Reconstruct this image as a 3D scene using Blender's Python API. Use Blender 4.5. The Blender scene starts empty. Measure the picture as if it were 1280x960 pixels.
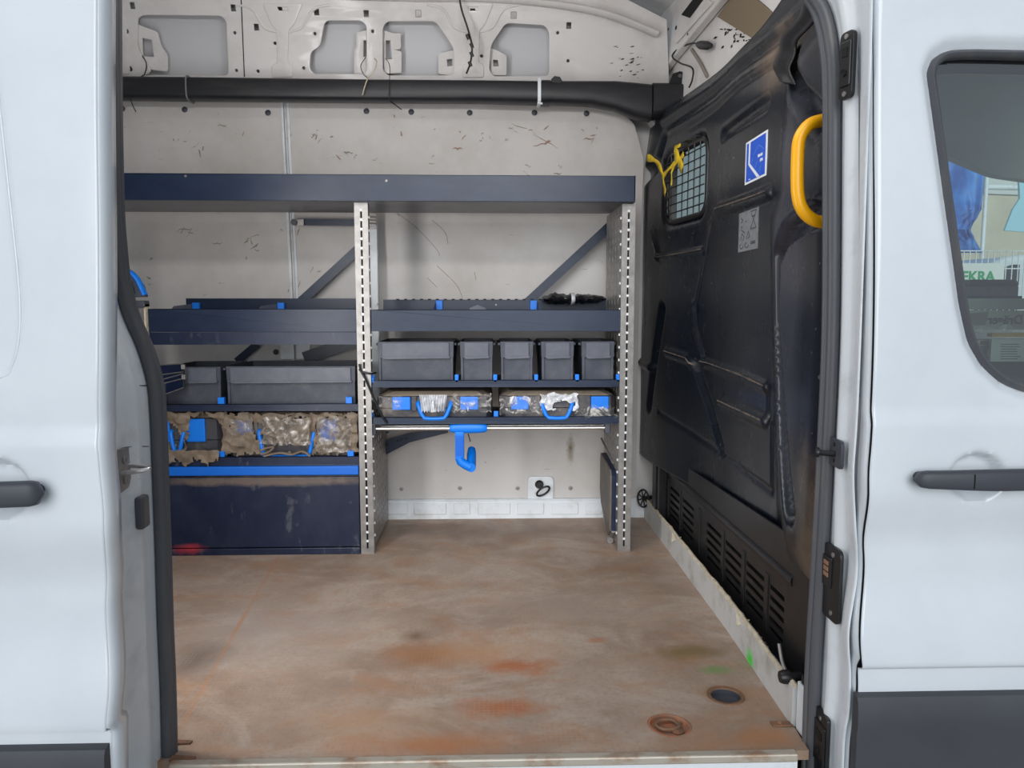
import bpy, bmesh, math, random
from mathutils import Vector, Matrix, noise
C = bpy.context.scene.collection
random.seed(7)
# ------------------------------------------------------------------ camera, sky, exposure
FPX = 940.0; CAM = Vector((0, 0, .87)); YAW = math.radians(1.7); PIT = math.radians(5.8)
cam = bpy.data.cameras.new('camera'); camo = bpy.data.objects.new('camera', cam); C.objects.link(camo)
camo.location = CAM; camo.rotation_euler = (math.pi/2-PIT, 0, -YAW)
cam.sensor_width = 36; cam.lens = FPX/1280*36; cam.clip_start = .02
bpy.context.scene.camera = camo
W = bpy.data.worlds.new('sky'); bpy.context.scene.world = W; W.use_nodes = True
wn = W.node_tree; wn.nodes.clear()
wo = wn.nodes.new('ShaderNodeOutputWorld'); wb = wn.nodes.new('ShaderNodeBackground')
tc = wn.nodes.new('ShaderNodeTexCoord'); sx = wn.nodes.new('ShaderNodeSeparateXYZ'); cr = wn.nodes.new('ShaderNodeValToRGB')
cr.color_ramp.elements[0].position = 0; cr.color_ramp.elements[0].color = (.76, .86, .97, 1)
cr.color_ramp.elements[1].position = 1; cr.color_ramp.elements[1].color = (.72, .84, 1, 1)
wn.links.new(tc.outputs['Generated'], sx.inputs[0]); wn.links.new(sx.outputs['Z'], cr.inputs[0])
wn.links.new(cr.outputs[0], wb.inputs[0]); wn.links.new(wb.outputs[0], wo.inputs[0])
wb.inputs[1].default_value = .40
sun = bpy.data.lights.new('veiled_sun', 'SUN'); sun.energy = 2.2; sun.angle = math.radians(46); sun.color = (.95, .98, 1)
suno = bpy.data.objects.new('veiled_sun', sun); C.objects.link(suno); suno.rotation_euler = (math.radians(75), 0, math.radians(-4))
vs = bpy.context.scene.view_settings; vs.view_transform = 'Standard'; vs.look = 'None'; vs.gamma = 1; vs.use_curve_mapping = False
vs.exposure = 0.0

FILL_LAMPS = [('above the right half of the door opening', (.16, 1.335, 1.69), 4), ('above the left half of the door opening', (-.52, 1.335, 1.69), 3), ('on the roof', (-.2, 1.9, 2.04), 2), ('upright behind the left pillar', (-.815, 1.46, .86), 9)]   # added fill lamps, out of view, to brighten the load space
for t_, p_, w_ in FILL_LAMPS:
    la = bpy.data.lights.new('fill_lamp', 'AREA'); la.shape = 'RECTANGLE'; la.size = .60; la.size_y = .09; la.energy = w_; la.color = (1, .99, .985)
    lo_ = bpy.data.objects.new('fill_lamp', la); C.objects.link(lo_)
    if 'upright' in t_: lo_.location = (p_[0]+.012, p_[1]+.016, p_[2]); la.size = 1.2; la.size_y = .14; lo_.rotation_euler = Vector((-.6, -.8, 0)).to_track_quat('Z', 'X').to_euler(); lo_.rotation_mode = 'QUATERNION'; lo_.rotation_quaternion = Matrix(((0, .8, -.6), (0, -.6, -.8), (-1, 0, 0))).to_quaternion()
    elif 'roof' in t_: lo_.location = (p_[0], p_[1], p_[2]-.014)
    else: lo_.location = (p_[0], p_[1]+.014, p_[2]); lo_.rotation_euler = (math.radians(80), 0, 0)
# ------------------------------------------------------------------ photo measurements -> world points (real depths)
_f = Vector((math.sin(YAW)*math.cos(PIT), math.cos(YAW)*math.cos(PIT), -math.sin(PIT)))
_r = Vector((math.cos(YAW), -math.sin(YAW), 0)); _u = _r.cross(_f)
def ray(x, y): return _f+_r*((x-640)/FPX)+_u*((480-y)/FPX)
def at(x, y, Y): d = ray(x, y); return CAM+d*(Y/d.y)
def onX(x, y, X): d = ray(x, y); return CAM+d*(X/d.x)
def onZ(x, y, Z): d = ray(x, y); return CAM+d*((Z-CAM.z)/d.z)
def onP(x, y, P0, n): d = ray(x, y); return CAM+d*((P0-CAM).dot(n)/d.dot(n))
def lin(c): return tuple((v/12.92 if v <= .04045 else ((v+.055)/1.055)**2.4) for v in [k/255 for k in c])+(1,)
def sm(a, b, x):
    t = max(0, min(1, (x-a)/(b-a))); return t*t*(3-2*t)

# ------------------------------------------------------------------ materials
def mat(name, col, rough=.5, metal=0, c2=None, scale=5, lo=.45, hi=.65, bump=0, bscale=40, coat=0, stretch=(1,1,1), rough2=None, spec=.5):
    m = bpy.data.materials.new(name); m.use_nodes = True; n = m.node_tree.nodes; l = m.node_tree.links
    b = n['Principled BSDF']; b.inputs['Base Color'].default_value = lin(col); b.inputs['Roughness'].default_value = rough
    b.inputs['Metallic'].default_value = metal; b.inputs['Coat Weight'].default_value = coat; b.inputs['Coat Roughness'].default_value = .08
    b.inputs['Specular IOR Level'].default_value = spec
    g = n.new('ShaderNodeNewGeometry'); mp = n.new('ShaderNodeMapping'); mp.inputs['Scale'].default_value = stretch
    l.new(g.outputs['Position'], mp.inputs[0])
    if c2:
        t = n.new('ShaderNodeTexNoise'); t.inputs['Scale'].default_value = scale; t.inputs['Detail'].default_value = 8; t.inputs['Roughness'].default_value = .65
        l.new(mp.outputs[0], t.inputs['Vector'])
        r = n.new('ShaderNodeMapRange'); r.inputs['From Min'].default_value = lo; r.inputs['From Max'].default_value = hi
        l.new(t.outputs[0], r.inputs[0]); mx = n.new('ShaderNodeMix'); mx.data_type = 'RGBA'
        mx.inputs['A'].default_value = lin(col); mx.inputs['B'].default_value = lin(c2)
        l.new(r.outputs[0], mx.inputs['Factor']); l.new(mx.outputs['Result'], b.inputs['Base Color'])
        if rough2 is not None:
            q = n.new('ShaderNodeMapRange'); q.inputs['To Min'].default_value = rough; q.inputs['To Max'].default_value = rough2
            l.new(r.outputs[0], q.inputs[0]); l.new(q.outputs[0], b.inputs['Roughness'])
    if bump:
        t = n.new('ShaderNodeTexNoise'); t.inputs['Scale'].default_value = bscale; t.inputs['Detail'].default_value = 4
        l.new(mp.outputs[0], t.inputs['Vector']); k = n.new('ShaderNodeBump'); k.inputs['Strength'].default_value = bump; k.inputs['Distance'].default_value = .004
        l.new(t.outputs[0], k.inputs['Height']); l.new(k.outputs[0], b.inputs['Normal'])
    return m
def colmix(m, chain):
    """chain: list of (factor socket, colour) layered over the present base colour"""
    n = m.node_tree.nodes; l = m.node_tree.links; b = n['Principled BSDF']
    for fac, col in chain:
        mx = n.new('ShaderNodeMix'); mx.data_type = 'RGBA'; mx.inputs['B'].default_value = lin(col)
        s = b.inputs['Base Color']
        if s.is_linked: l.new(s.links[0].from_socket, mx.inputs['A'])
        else: mx.inputs['A'].default_value = s.default_value
        l.new(fac, mx.inputs['Factor']); l.new(mx.outputs['Result'], s)
def nmath(m, op, a, b=None, clamp=False):
    n = m.node_tree.nodes.new('ShaderNodeMath'); n.operation = op; n.use_clamp = clamp
    for i, v in enumerate((a, b)):
        if v is None: continue
        if isinstance(v, (int, float)): n.inputs[i].default_value = v
        else: m.node_tree.links.new(v, n.inputs[i])
    return n.outputs[0]
def nnoise(m, scale, lo, hi, stretch=(1,1,1), detail=8, dist=0):
    n = m.node_tree.nodes; l = m.node_tree.links
    g = n.new('ShaderNodeNewGeometry'); mp = n.new('ShaderNodeMapping'); mp.inputs['Scale'].default_value = stretch
    l.new(g.outputs['Position'], mp.inputs[0]); t = n.new('ShaderNodeTexNoise'); t.inputs['Scale'].default_value = scale
    t.inputs['Detail'].default_value = detail; t.inputs['Roughness'].default_value = .65; t.inputs['Distortion'].default_value = dist
    l.new(mp.outputs[0], t.inputs['Vector']); r = n.new('ShaderNodeMapRange'); r.inputs['From Min'].default_value = lo; r.inputs['From Max'].default_value = hi
    l.new(t.outputs[0], r.inputs[0]); return r.outputs[0]
def nblob(m, c, rad, soft=1.0, amp=.6, nscale=7):
    """roughly elliptical stain or painted-light patch with a noisy edge, at its own place on the thing"""
    n = m.node_tree.nodes; l = m.node_tree.links
    g = n.new('ShaderNodeNewGeometry'); mp = n.new('ShaderNodeMapping'); mp.vector_type = 'POINT'
    s = [1/max(r, 1e-3) for r in rad]; mp.inputs['Scale'].default_value = s; mp.inputs['Location'].default_value = [-c[i]*s[i] for i in range(3)]
    l.new(g.outputs['Position'], mp.inputs[0]); v = n.new('ShaderNodeVectorMath'); v.operation = 'LENGTH'; l.new(mp.outputs[0], v.inputs[0])
    t = nnoise(m, nscale, 0, 1); d = nmath(m, 'ADD', v.outputs['Value'], nmath(m, 'MULTIPLY', nmath(m, 'SUBTRACT', t, .5), amp*3))
    r = n.new('ShaderNodeMapRange'); r.inputs['From Min'].default_value = 1; r.inputs['From Max'].default_value = 1-soft
    l.new(d, r.inputs[0]); return r.outputs[0]

M = {}
M['paint'] = mat('white_body_paint', (226, 231, 236), .32, coat=.6, c2=(214, 220, 226), scale=2.2, lo=.4, hi=.7)
M['jamb'] = mat('white_jamb_paint', (232, 237, 241), .38, coat=.3, c2=(196, 200, 202), scale=9, lo=.5, hi=.8)
M['inner'] = mat('inner_body_paint', (222, 219, 217), .42, c2=(196, 191, 187), scale=4, lo=.45, hi=.75, coat=.2)
M['recess'] = mat('outer_skin_back', (205, 205, 208), .5)
M['lining'] = mat('grey_lining_board', (208, 204, 201), .6, c2=(186, 180, 174), scale=2.4, lo=.42, hi=.72, spec=.3)
sc = nnoise(M['lining'], 9, .66, .70, (1, 1, 4), 10, 1.5); colmix(M['lining'], [(nmath(M['lining'], 'MULTIPLY', sc, .55), (120, 108, 98))])
stain = nblob(M['lining'], at(713, 560, 3.06), (.02, .2, .07), .9, .5, 30); colmix(M['lining'], [(nmath(M['lining'], 'MULTIPLY', stain, .9), (112, 98, 66))])
M['strip'] = mat('white_sill_strip', (228, 232, 236), .45, c2=(200, 200, 198), scale=14, lo=.5, hi=.8)
M['navy'] = mat('navy_powder_coat', (22, 36, 60), .34, c2=(42, 54, 76), scale=6, lo=.4, hi=.85, stretch=(1, 1, 2.5), bump=.05, bscale=300, spec=.4)
M['navy_d'] = mat('dusty_navy_shelf', (42, 53, 72), .5, c2=(128, 116, 102), scale=7, lo=.5, hi=.72, stretch=(.6, 1, 3))
M['drawer'] = mat('drawer_navy', (14, 28, 56), .4, c2=(40, 50, 72), scale=11, lo=.45, hi=.8, stretch=(1, 1, .7))
M['galv'] = mat('galvanised_steel', (158, 154, 151), .42, .6, c2=(130, 127, 124), scale=30, lo=.4, hi=.7)
M['chrome'] = mat('bright_steel_tube', (232, 230, 228), .32, 1)
M['blue'] = mat('blue_plastic', (0, 124, 236), .42)
M['blue_strip'] = mat('blue_trim_strip', (0, 106, 214), .45)
M['bin'] = mat('dark_grey_bin_plastic', (62, 66, 78), .5, c2=(88, 90, 98), scale=12, lo=.45, hi=.75)
M['bin_l'] = mat('grey_label_plastic', (86, 89, 101), .42, c2=(104, 106, 114), scale=16, lo=.45, hi=.8)
M['case'] = mat('charcoal_case_plastic', (66, 66, 72), .5, c2=(150, 138, 124), scale=9, lo=.5, hi=.8)
M['dust'] = mat('dusty_case_lid', (164, 148, 130), .8, c2=(112, 104, 98), scale=11, lo=.5, hi=.8)
M['tan'] = mat('dirty_brown_film', (134, 118, 100), .55, c2=(98, 86, 74), scale=24, lo=.4, hi=.7, bump=.6, bscale=60)
M['black'] = mat('black_plastic', (24, 24, 27), .38, c2=(44, 43, 44), scale=20, lo=.5, hi=.8)
M['duct'] = mat('black_duct_plastic', (30, 31, 36), .42, c2=(52, 50, 50), scale=10, lo=.5, hi=.8, stretch=(.5, 1, 3))
M['dark'] = mat('dark_void', (12, 12, 13), .8)
M['rubber'] = mat('seal_rubber', (84, 85, 90), .45, c2=(106, 102, 98), scale=30, lo=.5, hi=.8, stretch=(1, 1, .15))
M['clad'] = mat('grey_cladding_plastic', (62, 64, 70), .55, c2=(70, 72, 78), scale=4, lo=.4, hi=.7)
M['handle'] = mat('grey_handle_plastic', (66, 68, 76), .5)
M['yellow'] = mat('yellow_handle', (250, 178, 8), .32)
M['strap'] = mat('yellow_strap', (222, 188, 30), .6, c2=(160, 132, 30), scale=40, lo=.5, hi=.8)
M['bulk'] = mat('black_bulkhead', (13, 19, 29), .27, c2=(22, 27, 35), scale=5, lo=.45, hi=.8, stretch=(1, 1, .5), rough2=.42)
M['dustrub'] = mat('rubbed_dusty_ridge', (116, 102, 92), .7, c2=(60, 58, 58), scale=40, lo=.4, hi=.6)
M['kick'] = mat('white_kick_board', (206, 206, 204), .55, c2=(160, 150, 136), scale=12, lo=.5, hi=.8)
M['foam'] = mat('torn_beige_edge', (190, 176, 150), .8, c2=(220, 210, 190), scale=40, lo=.4, hi=.7, bump=.8, bscale=90)
M['rust'] = mat('rusty_steel', (112, 88, 70), .7, .2, c2=(142, 100, 74), scale=30, lo=.4, hi=.6, bump=.5, bscale=120)
M['edge'] = mat('aluminium_sill', (190, 182, 168), .45, .3, c2=(150, 104, 66), scale=20, lo=.5, hi=.72, stretch=(.6, 1, 1))
M['white'] = mat('white_print', (236, 238, 240), .5)
M['sblue'] = mat('sticker_blue', (10, 84, 206), .4)
M['slight'] = mat('sticker_pale_blue', (90, 150, 225), .5)
M['label'] = mat('grey_label', (128, 130, 134), .5, c2=(112, 114, 118), scale=60)
M['mark'] = mat('label_print', (70, 72, 78), .6)
M['scuff'] = mat('brown_scuff', (158, 128, 110), .7)
M['scuff_d'] = mat('dark_scuff', (142, 134, 126), .7)
M['flake'] = mat('pale_chip', (196, 188, 172), .7)
M['brown'] = mat('brown_insulation', (126, 112, 92), .8)
M['copper'] = mat('copper_contact', (176, 138, 110), .4, .5)
M['seat'] = mat('dark_seat', (40, 44, 50), .7)
M['headliner'] = mat('grey_headliner', (205, 208, 204), .9)
M['green'] = mat('green_print', (20, 150, 90), .6)
M['tarp'] = mat('blue_tarp', (60, 135, 215), .5, c2=(30, 86, 170), scale=2, lo=.4, hi=.6)
M['lightblue'] = mat('pale_blue_cloth', (165, 215, 230), .7)
M['beige'] = mat('beige_wall', (206, 198, 180), .8, c2=(190, 180, 160), scale=.6)
M['asphalt'] = mat('pale_concrete_yard', (176, 174, 170), .9, c2=(190, 187, 180), scale=3)
M['card'] = mat('pale_box_card', (200, 196, 186), .7)
M['paper'] = mat('white_paper', (220, 222, 218), .7)
M['ochre'] = mat('ochre_edge', (214, 164, 30), .6)
M['maroon'] = mat('maroon_print', (110, 36, 48), .6)
M['tail'] = mat('dark_glass', (30, 38, 42), .1)
M['seatflap'] = mat('worn_grey_flap', (92, 88, 84), .6, c2=(128, 112, 96), scale=14, lo=.45, hi=.8)
M['tape'] = mat('white_band', (200, 202, 206), .5)
M['lid'] = mat('orange_rust_plate', (150, 114, 92), .7, .1, c2=(176, 108, 76), scale=34, lo=.45, hi=.6, bump=.4, bscale=90)
def film(name, col, alpha, rough, sc, lo, hi, bump=.8):
    m = mat(name, col, rough, bump=bump, bscale=sc); b = m.node_tree.nodes['Principled BSDF']
    a = nnoise(m, sc*.6, lo, hi, dist=1.2); r = m.node_tree.nodes.new('ShaderNodeMapRange'); r.inputs['To Min'].default_value = alpha[0]; r.inputs['To Max'].default_value = alpha[1]
    m.node_tree.links.new(a, r.inputs[0]); m.node_tree.links.new(r.outputs[0], b.inputs['Alpha']); b.inputs['Coat Weight'].default_value = .6; b.inputs['Coat Roughness'].default_value = .1
    return m
M['film'] = film('clear_crumpled_film', (226, 222, 216), (.06, .8), .15, 45, .5, .66)
M['film_d'] = film('dusty_crumpled_film', (150, 138, 124), (.35, .95), .3, 40, .4, .62)
M['film_w'] = film('white_stretched_film', (226, 228, 232), (.55, .98), .2, 40, .4, .6)
def glass(name, tint, refl):
    m = bpy.data.materials.new(name); m.use_nodes = True; n = m.node_tree.nodes; n.clear(); l = m.node_tree.links
    o = n.new('ShaderNodeOutputMaterial'); t = n.new('ShaderNodeBsdfTransparent'); t.inputs[0].default_value = tint
    g = n.new('ShaderNodeBsdfGlossy'); g.inputs['Roughness'].default_value = .01; fr = n.new('ShaderNodeFresnel'); fr.inputs[0].default_value = refl
    mx = n.new('ShaderNodeMixShader'); l.new(fr.outputs[0], mx.inputs[0]); l.new(t.outputs[0], mx.inputs[1]); l.new(g.outputs[0], mx.inputs[2]); l.new(mx.outputs[0], o.inputs[0]); return m
M['glass'] = glass('tinted_window_glass', (.80, .96, .90, 1), 3.4)
M['glass2'] = glass('bulkhead_glass', (.62, .74, .70, 1), 1.3)
# floor: brown-grey plywood/steel sheet, rust and paint stains at their own places
mf = mat('rust_stained_floor', (168, 149, 134), .5, c2=(138, 115, 98), scale=2.3, lo=.38, hi=.66, rough2=.62); M['floor'] = mf
def fz(px, py): return onZ(px, py, 0)
def stain_at(px, py, rx, ry, col, k, soft=1., amp=.5, ns=7):
    colmix(mf, [(nmath(mf, 'MULTIPLY', nblob(mf, fz(px, py), (rx, ry, 1), soft, amp, ns), k), col)])
colmix(mf, [(nmath(mf, 'MULTIPLY', nnoise(mf, 3.1, .48, .62, (1, 1.4, 1), 9, .8), .6), (184, 168, 154)), (nmath(mf, 'MULTIPLY', nnoise(mf, 90, .5, .75, (1, 1, 1), 4), .45), (120, 100, 86)), (nmath(mf, 'MULTIPLY', nnoise(mf, 5, .5, .7, (1, 1.6, 1), 10, .6), .6), (168, 122, 86)),
            (nmath(mf, 'MULTIPLY', nnoise(mf, 14, .55, .75, (1, 1, 1), 6), .4), (184, 168, 152))])
stain_at(330, 790, .35, .3, (160, 148, 140), .6)
stain_at(700, 760, .35, .2, (158, 142, 130), .5)
stain_at(560, 665, .6, .12, (122, 104, 92), .6)
stain_at(245, 822, .10, .12, (98, 86, 78), .75, .9, .3)
stain_at(530, 820, .14, .10, (138, 90, 52), .8, .9, .45, 9)
stain_at(520, 795, .05, .05, (104, 76, 56), .7, .9, .3, 12)
stain_at(600, 815, .24, .10, (176, 128, 84), .6, 1, .5, 8)
stain_at(900, 930, .22, .06, (170, 124, 88), .55, 1, .5, 12)
stain_at(640, 832, .12, .06, (166, 98, 56), .85, .8, .6, 12)
stain_at(625, 885, .13, .05, (166, 98, 56), .8, .8, .6, 12)
stain_at(545, 930, .28, .07, (176, 114, 68), .75, .9, .55, 9)
stain_at(470, 905, .2, .1, (180, 144, 112), .5, 1, .4)
stain_at(745, 800, .03, .02, (168, 100, 66), .6, .6, .5, 20)
stain_at(860, 815, .12, .05, (122, 104, 66), .85, .8, .5, 14)
stain_at(895, 838, .05, .03, (100, 146, 70), .65, .9, .5, 24)
stain_at(905, 868, .07, .045, (150, 116, 78), .8, .6, .2)
stain_at(960, 920, .08, .05, (168, 112, 64), .7, .9, .5, 20)
pa_ = fz(368, 660); pb_ = fz(228, 905); dn_ = Vector((pb_.y-pa_.y, -(pb_.x-pa_.x), 0)).normalized()
gg = mf.node_tree.nodes.new('ShaderNodeNewGeometry'); dt = mf.node_tree.nodes.new('ShaderNodeVectorMath'); dt.operation = 'DOT_PRODUCT'; dt.inputs[1].default_value = dn_
mf.node_tree.links.new(gg.outputs['Position'], dt.inputs[0]); dd = nmath(mf, 'ABSOLUTE', nmath(mf, 'SUBTRACT', dt.outputs['Value'], pa_.dot(dn_)))
colmix(mf, [(nmath(mf, 'MULTIPLY', nmath(mf, 'MULTIPLY', nmath(mf, 'SUBTRACT', 1, nmath(mf, 'DIVIDE', dd, .009), True), nnoise(mf, 6, .3, .6)), .7), (176, 120, 78))])
colmix(mf, [(nmath(mf, 'MULTIPLY', nnoise(mf, 60, .68, .72), .5), (86, 66, 52))])
vor = mf.node_tree.nodes.new('ShaderNodeTexVoronoi'); vor.inputs['Scale'].default_value = 95; vor.feature = 'DISTANCE_TO_EDGE'
g_ = mf.node_tree.nodes.new('ShaderNodeNewGeometry'); mf.node_tree.links.new(g_.outputs['Position'], vor.inputs['Vector'])
vor.inputs['Randomness'].default_value = .15
bp = mf.node_tree.nodes.new('ShaderNodeBump'); bp.inputs['Strength'].default_value = .35; bp.inputs['Distance'].default_value = .002
mf.node_tree.links.new(nmath(mf, 'MINIMUM', vor.outputs['Distance'], .12), bp.inputs['Height']); mf.node_tree.links.new(bp.outputs[0], mf.node_tree.nodes['Principled BSDF'].inputs['Normal'])
lat = nmath(mf, 'LESS_THAN', vor.outputs['Distance'], .07)
colmix(mf, [(nmath(mf, 'MULTIPLY', nmath(mf, 'MULTIPLY', lat, nnoise(mf, 4, .5, .6)), .22), (186, 166, 146))])
# bulkhead: grey blob paints light onto the column, the other layers are dust
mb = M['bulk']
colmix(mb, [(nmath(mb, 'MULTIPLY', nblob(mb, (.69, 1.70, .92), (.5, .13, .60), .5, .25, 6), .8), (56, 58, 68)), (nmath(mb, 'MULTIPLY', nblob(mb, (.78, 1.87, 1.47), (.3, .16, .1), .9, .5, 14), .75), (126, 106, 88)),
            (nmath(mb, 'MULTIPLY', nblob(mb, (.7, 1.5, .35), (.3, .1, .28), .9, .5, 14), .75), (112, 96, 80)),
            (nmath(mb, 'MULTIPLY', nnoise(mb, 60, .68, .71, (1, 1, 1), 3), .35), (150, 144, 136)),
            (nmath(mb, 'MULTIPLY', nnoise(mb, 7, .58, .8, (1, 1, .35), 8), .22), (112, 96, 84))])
mk = M['kick']; colmix(mk, [(nmath(mk, 'MULTIPLY', nblob(mk, onX(937, 825, .635), (.05, .035, .035), .7, .3, 20), .95), (60, 220, 60))])
md = M['drawer']
colmix(md, [(nmath(md, 'MULTIPLY', nblob(md, at(235, 687, 2.6), (.07, .2, .022), .8, .5, 30), .8), (190, 60, 70)),
            (nmath(md, 'MULTIPLY', nblob(md, at(330, 602, 2.6), (.5, .2, .022), .6, .45, 18), .8), (118, 104, 94)),
            (nmath(md, 'MULTIPLY', nnoise(md, 22, .62, .7, (1, 1, .5), 8), .4), (110, 112, 116))])
mp_ = M['paint']

# ------------------------------------------------------------------ mesh tools
WL = {}
def setp(o, label=None, cat=None, group=None, kind=None):
    if label: o['label'] = label
    if cat: o['category'] = cat
    if group: o['group'] = group
    if kind: o['kind'] = kind
    return o
def empty(name, loc, label, cat, group=None, kind=None):
    o = bpy.data.objects.new(name, None); C.objects.link(o); o.location = loc; o.empty_display_size = .05
    WL[o.name] = Vector(loc); return setp(o, label, cat, group, kind)
class MB:
    def __init__(s): s.v = []; s.f = []
    def add(s, v, f):
        k = len(s.v); s.v += [Vector(p) for p in v]; s.f += [[i+k for i in q] for q in f]; return s
    def box(s, a, b, mtx=None):
        x0, x1 = sorted((a[0], b[0])); y0, y1 = sorted((a[1], b[1])); z0, z1 = sorted((a[2], b[2]))
        v = [Vector(p) for p in [(x0,y0,z0),(x1,y0,z0),(x1,y1,z0),(x0,y1,z0),(x0,y0,z1),(x1,y0,z1),(x1,y1,z1),(x0,y1,z1)]]
        if mtx: v = [mtx@p for p in v]
        return s.add(v, [(3,2,1,0),(4,5,6,7),(0,1,5,4),(1,2,6,5),(2,3,7,6),(3,0,4,7)])
    def bar(s, p, q, w, h, up=(0,0,1)):
        p = Vector(p); q = Vector(q); d = (q-p); L = d.length; d.normalize(); up = Vector(up); sd = d.cross(up)
        if sd.length < 1e-4: sd = d.cross(Vector((0,1,0)))
        sd.normalize(); u2 = sd.cross(d)
        m = Matrix((( *[0]*4,),)*4) if False else Matrix.Identity(4)
        for i in range(3): m[i][0] = d[i]; m[i][1] = sd[i]; m[i][2] = u2[i]; m[i][3] = p[i]
        return s.box((0, -w/2, -h/2), (L, w/2, h/2), m)
    def hexa(s, p):  # 8 points: bottom 4, top 4
        return s.add(p, [(3,2,1,0),(4,5,6,7),(0,1,5,4),(1,2,6,5),(2,3,7,6),(3,0,4,7)])
    def plate(s, pts, off):  # polygon given thickness along off
        n = len(pts); off = Vector(off); pts = [Vector(p) for p in pts]
        return s.add(pts+[p+off for p in pts], [list(range(n))[::-1], list(range(n, 2*n))]+[(i, (i+1)%n, n+(i+1)%n, n+i) for i in range(n)])
    def tube(s, path, r, seg=10, flat=1, cap=True, up=(0,0,1)):
        path = [Vector(p) for p in path]; n = len(path); rs = r if isinstance(r, (list, tuple)) else [r]*n
        v = []; f = []; pu = Vector(up)
        for i, p in enumerate(path):
            t = (path[min(i+1, n-1)]-path[max(i-1, 0)]).normalized(); a = pu-t*pu.dot(t)
            if a.length < 1e-3: a = Vector((0,1,0))-t*t.y
            a.normalize(); b = t.cross(a); pu = a
            for k in range(seg):
                w = 2*math.pi*k/seg; v.append(p+a*math.cos(w)*rs[i]+b*math.sin(w)*rs[i]*flat)
        for i in range(n-1):
            for k in range(seg): f.append((i*seg+k, i*seg+(k+1)%seg, (i+1)*seg+(k+1)%seg, (i+1)*seg+k))
        if cap: f += [list(range(seg))[::-1], list(range((n-1)*seg, n*seg))]
        return s.add(v, f)
    def cyl(s, p, q, r, seg=16, r2=None): return s.tube([p, q], [r, r if r2 is None else r2], seg)
    def loft(s, secs, cap=True):
        n = len(secs[0]); v = [p for q in secs for p in q]; f = []
        for i in range(len(secs)-1):
            for k in range(n): f.append((i*n+k, i*n+(k+1)%n, (i+1)*n+(k+1)%n, (i+1)*n+k))
        if cap: f += [list(range(n))[::-1], list(range((len(secs)-1)*n, len(secs)*n))]
        return s.add(v, f)
    def lathe(s, prof, c, axis=(0,0,1), seg=32, cap=True):
        ax = Vector(axis).normalized(); a = ax.orthogonal().normalized(); b = ax.cross(a); c = Vector(c)
        return s.loft([[c+ax*h+(a*math.cos(2*math.pi*k/seg)+b*math.sin(2*math.pi*k/seg))*r for k in range(seg)] for r, h in prof], cap)
    def grid(s, P, skip=None):  # P[i][j] points
        n = len(P); m = len(P[0]); f = []
        for i in range(n-1):
            for j in range(m-1):
                if skip and skip(i, j): continue
                f.append((i*m+j, (i+1)*m+j, (i+1)*m+j+1, i*m+j+1))
        return s.add([p for r in P for p in r], f)
    def build(s, name, m, parent=None, bevel=0, seg=2, smooth=None, solid=0, base=None, **kw):
        o0 = base if base is not None else None
        if parent is not None:
            r = parent
            while r.parent: r = r.parent
            org = WL[r.name]
        elif base is not None: org = Vector(base)
        else:
            xs = [p.x for p in s.v]; ys = [p.y for p in s.v]; zs = [p.z for p in s.v]
            org = Vector(((min(xs)+max(xs))/2, (min(ys)+max(ys))/2, min(zs)))
        me = bpy.data.meshes.new(name); me.from_pydata([p-org for p in s.v], [], s.f); me.validate()
        bm = bmesh.new(); bm.from_mesh(me); bmesh.ops.remove_doubles(bm, verts=bm.verts, dist=1e-5)
        bmesh.ops.recalc_face_normals(bm, faces=bm.faces); bm.to_mesh(me); bm.free()
        me.materials.append(M[m] if isinstance(m, str) else m)
        o = bpy.data.objects.new(name, me); C.objects.link(o)
        if parent is not None: o.parent = parent
        else: o.location = org; WL[o.name] = org
        if smooth is not None:
            me.polygons.foreach_set('use_smooth', [True]*len(me.polygons)); me.set_sharp_from_angle(angle=math.radians(smooth))
        if solid: q = o.modifiers.new('s', 'SOLIDIFY'); q.thickness = abs(solid); q.offset = -1 if solid > 0 else 1
        if bevel:
            q = o.modifiers.new('b', 'BEVEL'); q.width = bevel; q.segments = seg; q.limit_method = 'ANGLE'; q.angle_limit = math.radians(40)
        return setp(o, **kw)
def shape2d(outer, holes, th, mtx, bevel=0):
    """flat plate with real holes -> MB; outer/holes 2-D point lists, mtx maps (u,v,w) to world"""
    cu = bpy.data.curves.new('t', 'CURVE'); cu.dimensions = '2D'; cu.fill_mode = 'BOTH'; cu.extrude = th/2; cu.bevel_depth = bevel
    for poly in [outer]+list(holes):
        sp = cu.splines.new('POLY'); sp.points.add(len(poly)-1); sp.use_cyclic_u = True
        for k, p in enumerate(poly): sp.points[k].co = (p[0], p[1], 0, 1)
    o = bpy.data.objects.new('t', cu); C.objects.link(o); dg = bpy.context.evaluated_depsgraph_get(); dg.update()
    me = bpy.data.meshes.new_from_object(o.evaluated_get(dg)); mb_ = MB(); mb_.add([mtx@v.co for v in me.vertices], [list(p.vertices) for p in me.polygons])
    bpy.data.objects.remove(o); bpy.data.curves.remove(cu); bpy.data.meshes.remove(me); return mb_
def text(body, size, mtx, ext=.0004, bold=0, align='CENTER'):
    cu = bpy.data.curves.new('t', 'FONT'); cu.body = body; cu.size = size; cu.extrude = ext; cu.offset = bold; cu.align_x = align; cu.align_y = 'CENTER'; cu.resolution_u = 3
    o = bpy.data.objects.new('t', cu); C.objects.link(o); dg = bpy.context.evaluated_depsgraph_get(); dg.update()
    me = bpy.data.meshes.new_from_object(o.evaluated_get(dg)); mb_ = MB(); mb_.add([mtx@v.co for v in me.vertices], [list(p.vertices) for p in me.polygons])
    bpy.data.objects.remove(o); bpy.data.curves.remove(cu); bpy.data.meshes.remove(me); return mb_
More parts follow.
